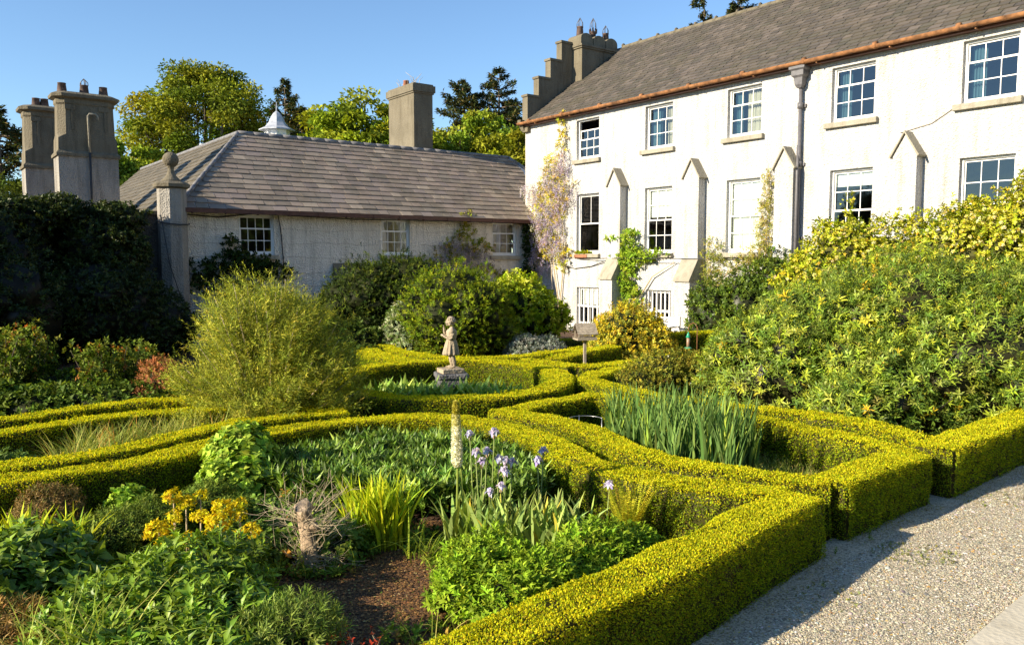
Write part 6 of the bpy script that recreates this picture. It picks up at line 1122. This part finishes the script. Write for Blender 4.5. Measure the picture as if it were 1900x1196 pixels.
# dead stump with wiry twigs
sx, sy = gx(580, 6.2), 6.2
root = thing('tree_stump', 'dead sawn stump bristling with pale wiry twigs', 'stump', (sx, sy, 0)); mb = MB(); K = 26; rings = []; lp = Lump(34, 9, 9)
for z, r, ox in ((-0.02, .10, 0), (0.03, .075, 0), (0.08, .06, -0.005), (0.2, .062, -0.02), (0.33, .056, -0.035), (0.45, .058, -0.055), (0.50, .066, -0.065), (0.53, .062, -0.07)):
    c = [(ox + r * math.cos(t), r * math.sin(t), z + ((0.03 * math.cos(t) + 0.035 * math.sin(t)) if z > .5 else 0)) for t in np.linspace(0, 6.283, K + 1)[:-1]]; q = lp(np.array(c) * 1.0); rings.append([(x + (x - ox) * 0.6 * w, y + y * 0.6 * w, z_) for (x, y, z_), w in zip(c, q)])
mb.loft(rings, smooth=True); mb.tube([(-0.02, 0, .36), (0.03, -0.02, .37), (0.06, -.02, .33)], [.04, .035, .02], 8); mb.build('trunk', M_DEAD, root); tw = MB()
for q in range(120):
    a = random.uniform(0, 6.28); z = random.choice([random.uniform(.06, .16), random.uniform(.28, .46)]); o_ = -0.02 - z * 0.08
    l = random.uniform(.14, .46); up = random.uniform(-.2, .9) + (0.9 if random.random() < .25 else 0); d = Vector((math.cos(a) + (0.7 if z < .2 else 0.15), math.sin(a) * .7, up)).normalized(); p = Vector((o_ + .05 * math.cos(a), .05 * math.sin(a), z)); pts = [p]
    for k in range(5): d = (d + Vector((random.gauss(0, .22), random.gauss(0, .22), random.gauss(0.02, .16)))).normalized(); pts.append(pts[-1] + d * l / 5)
    tw.tube(pts, [.0026, .0024, .002, .0016, .0012, .0008], 3, cap=False)
    for k in (2, 3, 4): e = (d + Vector((random.gauss(0, .8), random.gauss(0, .8), random.gauss(.2, .5)))).normalized(); tw.tube([pts[k], pts[k] + e * l * .22, pts[k] + e * l * .34 + Vector((0, 0, .01))], [.0018, .0014, .0008], 3, cap=False)
tw.build('twigs', M_TWIG, root)
# red-leaved twiggy shrub at the bottom
root = thing('red_twig_shrub', 'sparse thorny shrub with small dark red leaves at the bottom edge', 'shrub', (gx(645, 4.7), 4.7, 0)); mb = MB(); nb = NB(); tips = []
for q in range(46):
    a = random.uniform(0, 6.28); b0 = Vector((random.uniform(-.25, .25), random.uniform(-.15, .15), 0)); p = b0 + Vector((math.cos(a) * .07, math.sin(a) * .07, random.uniform(.08, .20))); mb.tube([b0, (b0 + p) / 2 + Vector((.01, 0, 0)), p], [.003, .0025, .0012], 4); tips += [p, (b0 + p * 2) / 3]
mb.build('stem', M_TWIG, root); P = np.array([tuple(p) for p in tips]); sprigs(nb, P, rnd(len(P)) * .6 + [0, 0, 1.0], 4, .015, .024, .012, [(2, (0.30, 0.035, 0.025)), (1, (0.16, 0.03, 0.02)), (1, (0.4, 0.09, 0.04))]); nb.build('foliage', LEAF, root)
# rose and shrub border along the left, before the shaded wall
ROSE = [(2, (0.12, 0.17, 0.03)), (2, (0.08, 0.12, 0.025)), (1, (0.18, 0.20, 0.05)), (0.2, (0.26, 0.11, 0.04))]
def rose(label, px_, y, H, R, n, seed, pal=ROSE, red=0.15):
    x = gx(px_, y); root = thing('rose_bush', label, 'shrub', (x, y, 0), group='lanky roses before the shaded wall'); mb = MB(); nb = NB(); r = random.Random(seed); PS = []; TP = []
    for q in range(12):
        a = r.uniform(0, 6.28); e = r.random(); tip = Vector((R * e * math.cos(a), R * e * math.sin(a), H * r.uniform(.6, 1))); pts = [Vector((0, 0, 0)) + tip * f + Vector((r.gauss(0, .03), r.gauss(0, .03), 0)) for f in (0.02, .35, .7, 1)]; mb.tube(pts, [.012, .010, .007, .004], 5)
        for k in range(n // 12): f = r.uniform(.25, 1.02); c = tip * f; PS.append((c.x + r.gauss(0, .10), c.y + r.gauss(0, .10), max(.05, c.z + r.gauss(0, .08)))); 
        TP += [tuple(tip + Vector((r.gauss(0, .05), r.gauss(0, .05), r.gauss(0, .04)))) for _ in range(5)]
    sprigs(nb, np.array(PS), rnd(len(PS)) + [0, 0, .5], 5, .06, .055, .035, pal, 1.2, rich=False); T = np.array(TP); sprigs(nb, T, rnd(len(T)) * .5 + [0, 0, 1.0], 5, .05, .05, .025, [(0.6, (0.30, 0.10, 0.03)), (1, (0.24, 0.21, 0.04)), (2, (0.16, 0.19, 0.04))], 1.0, rich=False)
    nb.build('foliage', LEAF, root); mb.build('stem', M_BARK, root)
rose('tall lanky rose with orange new shoots at the far left edge', 15, 12.6, 1.35, .5, 420, 1)
rose('rose with a pale rounded top, second from the left edge', 55, 13.2, 1.35, .45, 420, 2)
rose('rose with orange-red tips in the middle of the left border', 178, 12.6, 1.10, .45, 420, 3)
rose('darker rose nearest the coppery shrub', 235, 13.2, 1.05, .5, 420, 4)
rose('low rose bush with a single pale bloom beside the feathery shrub', 262, 13.8, .95, .4, 300, 5)
leafy('copper_shrub', 'coppery pink-red shrub at the left side of the feathery shrub', [((gx(303, 12.4), 12.4, .45), (.32, .3, .45)), ((gx(275, 12.2), 12.2, .25), (.25, .25, .3))], [(3, (0.42, 0.16, 0.11)), (2, (0.30, 0.13, 0.08)), (1, (0.22, 0.18, 0.06))], 1400, 7, 0.036, 0.014, 84, amp=.3, coref=.6)
leafy('border_plant', 'mixed low green foliage behind the farthest left hedge', [((gx(60, 11.9), 11.9, .2), (.8, .5, .35)), ((gx(200, 12.1), 12.1, .2), (.9, .5, .4)), ((gx(320, 12.0), 12.0, .15), (.6, .4, .3)), ((gx(-40, 11.8), 11.8, .2), (.6, .5, .4)), ((gx(110, 13.2), 13.2, .2), (1.3, .6, .4))], [(2, (0.10, 0.15, 0.03)), (2, (0.07, 0.11, 0.025)), (1, (0.17, 0.23, 0.05))], 2600, 6, 0.075, 0.035, 85, rich=False, amp=.3)
leafy('border_plant', 'dark low foliage between the ring hedge and the wing', [((gx(640, 17.5), 17.5, .2), (.9, .6, .35)), ((gx(560, 17.5), 17.5, .25), (1.0, .7, .5)), ((gx(640, 20.5), 20.5, .3), (1.2, .8, .5))], [(2, (0.07, 0.11, 0.03)), (1, (0.12, 0.15, 0.04))], 1800, 6, 0.09, 0.04, 86, rich=False, amp=.3)
root = thing('weed_cover', 'mixed low weeds and leaves covering the beds among the hedges', 'ground cover', (0, 9, 0)); root['kind'] = 'stuff'; nb = NB()
P = np.concatenate([scatter([(-4.6, 8.3), (-5.0, 9.2), (-4.3, 10.0), (-3.0, 10.2), (-3.6, 9.5), (-4.2, 8.5)], 500), scatter([(-8, 10), (-5, 11.6), (-2.6, 12.0), (-2.8, 15), (-9, 15.5)], 900), scatter([(-2.5, 7.4), (-1.2, 6.9), (-0.2, 7.2), (0.6, 7.1), (1.6, 6.5), (0.9, 5.8), (-.3, 6.4), (-1.4, 6.6), (-2.6, 6.6)], 420), scatter([(-4.6, 5.0), (-4.4, 6.8), (-3.2, 7.4), (-2.4, 6.8), (-2.6, 5.6)], 420), scatter([(-2.3, 16.5), (0, 16.5), (1, 19), (-3, 19)], 300), scatter([(2.2, 12.6), (3.2, 15), (4.4, 15), (3.6, 12.2)], 260), scatter([(0.5, 9.9), (2.5, 9.7), (3.2, 9.1), (3.7, 8.2), (2.8, 7.5), (1.7, 8.0)], 200)]) - np.array([0, 9, -0.02])
sprigs(nb, P, rnd(len(P)) * .3 + [0, 0, 1.0], 6, .05, .065, .026, [(2, (0.10, 0.16, 0.03)), (2, (0.15, 0.21, 0.04)), (1, (0.07, 0.10, 0.02))], 1.15, rich=False); nb.build('foliage', LEAF, root)
root = thing('path_weed', 'two tiny green weeds growing in the gravel beside the hedge', 'plant', (3.1, 6.85, 0)); nb = NB(); P = np.array([[0, 0, 0.01], [0, 0, .05], [0, 0, .09], [-.42, -.33, .01], [-.42, -.33, .04]]); sprigs(nb, P, rnd(5) * .2 + [0, 0, 1.0], 6, .03, .03, .012, [(1, (0.14, 0.22, 0.04))]); nb.build('foliage', LEAF, root)
# a few white blooms on the bronze bush
nb = NB(); b = [o for o in bpy.data.objects if o.name.startswith('bronze_bush')][0]; P = np.array([[.05, -.55, .45], [-.1, -.6, .38], [.35, -.55, .3], [-.4, -.5, .35], [.5, -.5, .55], [.15, -.58, .22], [-.02, -.3, .75]]); rosettes(nb, P, .035, [(1, (0.85, 0.85, 0.85))]); nb.build('flowers', PETAL, b)

# ------------------------------------------------------------------ leaf litter, clippings under the hedges
def litter(name, label, P, pal, L=0.02):
    nb = NB(); n = len(P); leaves(nb, P, rnd(n) * np.array([1, 1, 0.15]), rnd(n) * 0.35 + np.array([0, 0, 1.0]), L * (0.6 + 0.8 * RNG.random(n)), L * 0.5, pick(pal, n, 0.2), rich=False)
    tag(nb.build(name, LEAF), label, 'leaf litter', kind='stuff')
def along(pts, n, off, spread): p = smooth_path(pts); t = np.gradient(p, axis=0); t /= np.linalg.norm(t, axis=1)[:, None]; nn = np.stack([t[:, 1], -t[:, 0]], 1); i = RNG.integers(0, len(p), n); return np.column_stack([p[i] + nn[i] * (off + np.abs(RNG.normal(size=n)) * spread)[:, None] + RNG.normal(size=(n, 2)) * 0.02, np.full(n, 0.016)])
litter('hedge_clippings', 'scattered yellow-green clippings and dead leaves along the gravel edge under the hedges', np.concatenate([along([(-0.6, 3.54), (0.97, 5.06), (1.84, 6.01), (2.42, 6.62)], 900, 0.19, 0.10), along([(2.78, 7.0), (3.69, 7.77), (4.05, 8.04)], 500, 0.18, 0.10), along([(4.36, 8.26), (5.09, 8.88), (6.36, 9.98), (8.4, 11.8)], 700, 0.2, 0.12)]), [(2, (0.30, 0.24, 0.05)), (2, (0.20, 0.12, 0.05)), (1, (0.35, 0.34, 0.04))], 0.016)
litter('fallen_leaves', 'dead leaves and bits lying on the bare soil of the front bed', scatter([(-2.4, 4.6), (0.2, 4.9), (-0.1, 7.2), (-2.6, 7.2)], 900) + np.array([0, 0, 0.02]), [(2, (0.26, 0.16, 0.08)), (1, (0.36, 0.28, 0.16)), (0.6, (0.16, 0.22, 0.05))], 0.026)
# weeds, grasses and seedlings that tie the front bed together
root = thing('seedling_cover', 'small seedlings and grasses between the front bed plants', 'ground cover', (-1.5, 6.3, 0)); root['kind'] = 'stuff'; nb = NB()
P = np.concatenate([disc(90, gx(700, 6.9), 6.95, .5, .25), disc(70, gx(600, 6.3), 6.1, .35, .12), disc(80, gx(470, 6.2), 6.2, .25, .3), disc(90, gx(200, 6.2), 6.1, .6, .4), disc(60, gx(830, 6.3), 6.4, .2, .3), disc(50, gx(780, 5.0), 5.0, .25, .2), disc(120, gx(1080, 6.9), 6.9, .5, .15)]) - np.array([-1.5, 6.3, -0.02])
sprigs(nb, P, rnd(len(P)) * .4 + [0, 0, 1.0], 6, .05, .045, .02, [(2, (0.12, 0.19, 0.03)), (1, (0.22, 0.28, 0.05)), (0.5, (0.24, 0.16, 0.05))], 1.2); blades(nb, P[::2], .26, .005, .7, [(2, (0.26, 0.30, 0.07)), (1, (0.38, 0.32, 0.14))]); nb.build('foliage', LEAF, root)

pebbles('coarse_gravel', 'larger odd stones lying on the gravel path', 'gravel', [(1.5, 4.9), (2.7, 6.3), (6.4, 9.6), (9.5, 12.4), (9, 9), (5, 6.8), (3.2, 5.2)], 900, 0.010, 0.024, [(2, (0.50, 0.45, 0.36)), (2, (0.22, 0.20, 0.17)), (1, (0.66, 0.62, 0.54)), (0.6, (0.40, 0.24, 0.14))])
root = thing('gravel_weeds', 'thin patch of low weeds greening the gravel path', 'weeds', (3.4, 6.6, 0)); root['kind'] = 'stuff'; P = np.concatenate([disc(150, 3.35, 6.55, 0.35, 0.28), disc(60, 4.9, 8.1, 0.5, 0.3), disc(50, 2.3, 5.7, 0.25, 0.25)]) - np.array([3.4, 6.6, -0.012]); nb = NB()
sprigs(nb, P, rnd(len(P)) * .5 + [0, 0, .7], 5, .006, .014, .006, [(2, (0.16, 0.19, 0.05)), (1, (0.26, 0.25, 0.08))], 1.3, rich=False); nb.build('foliage', LEAF, root)
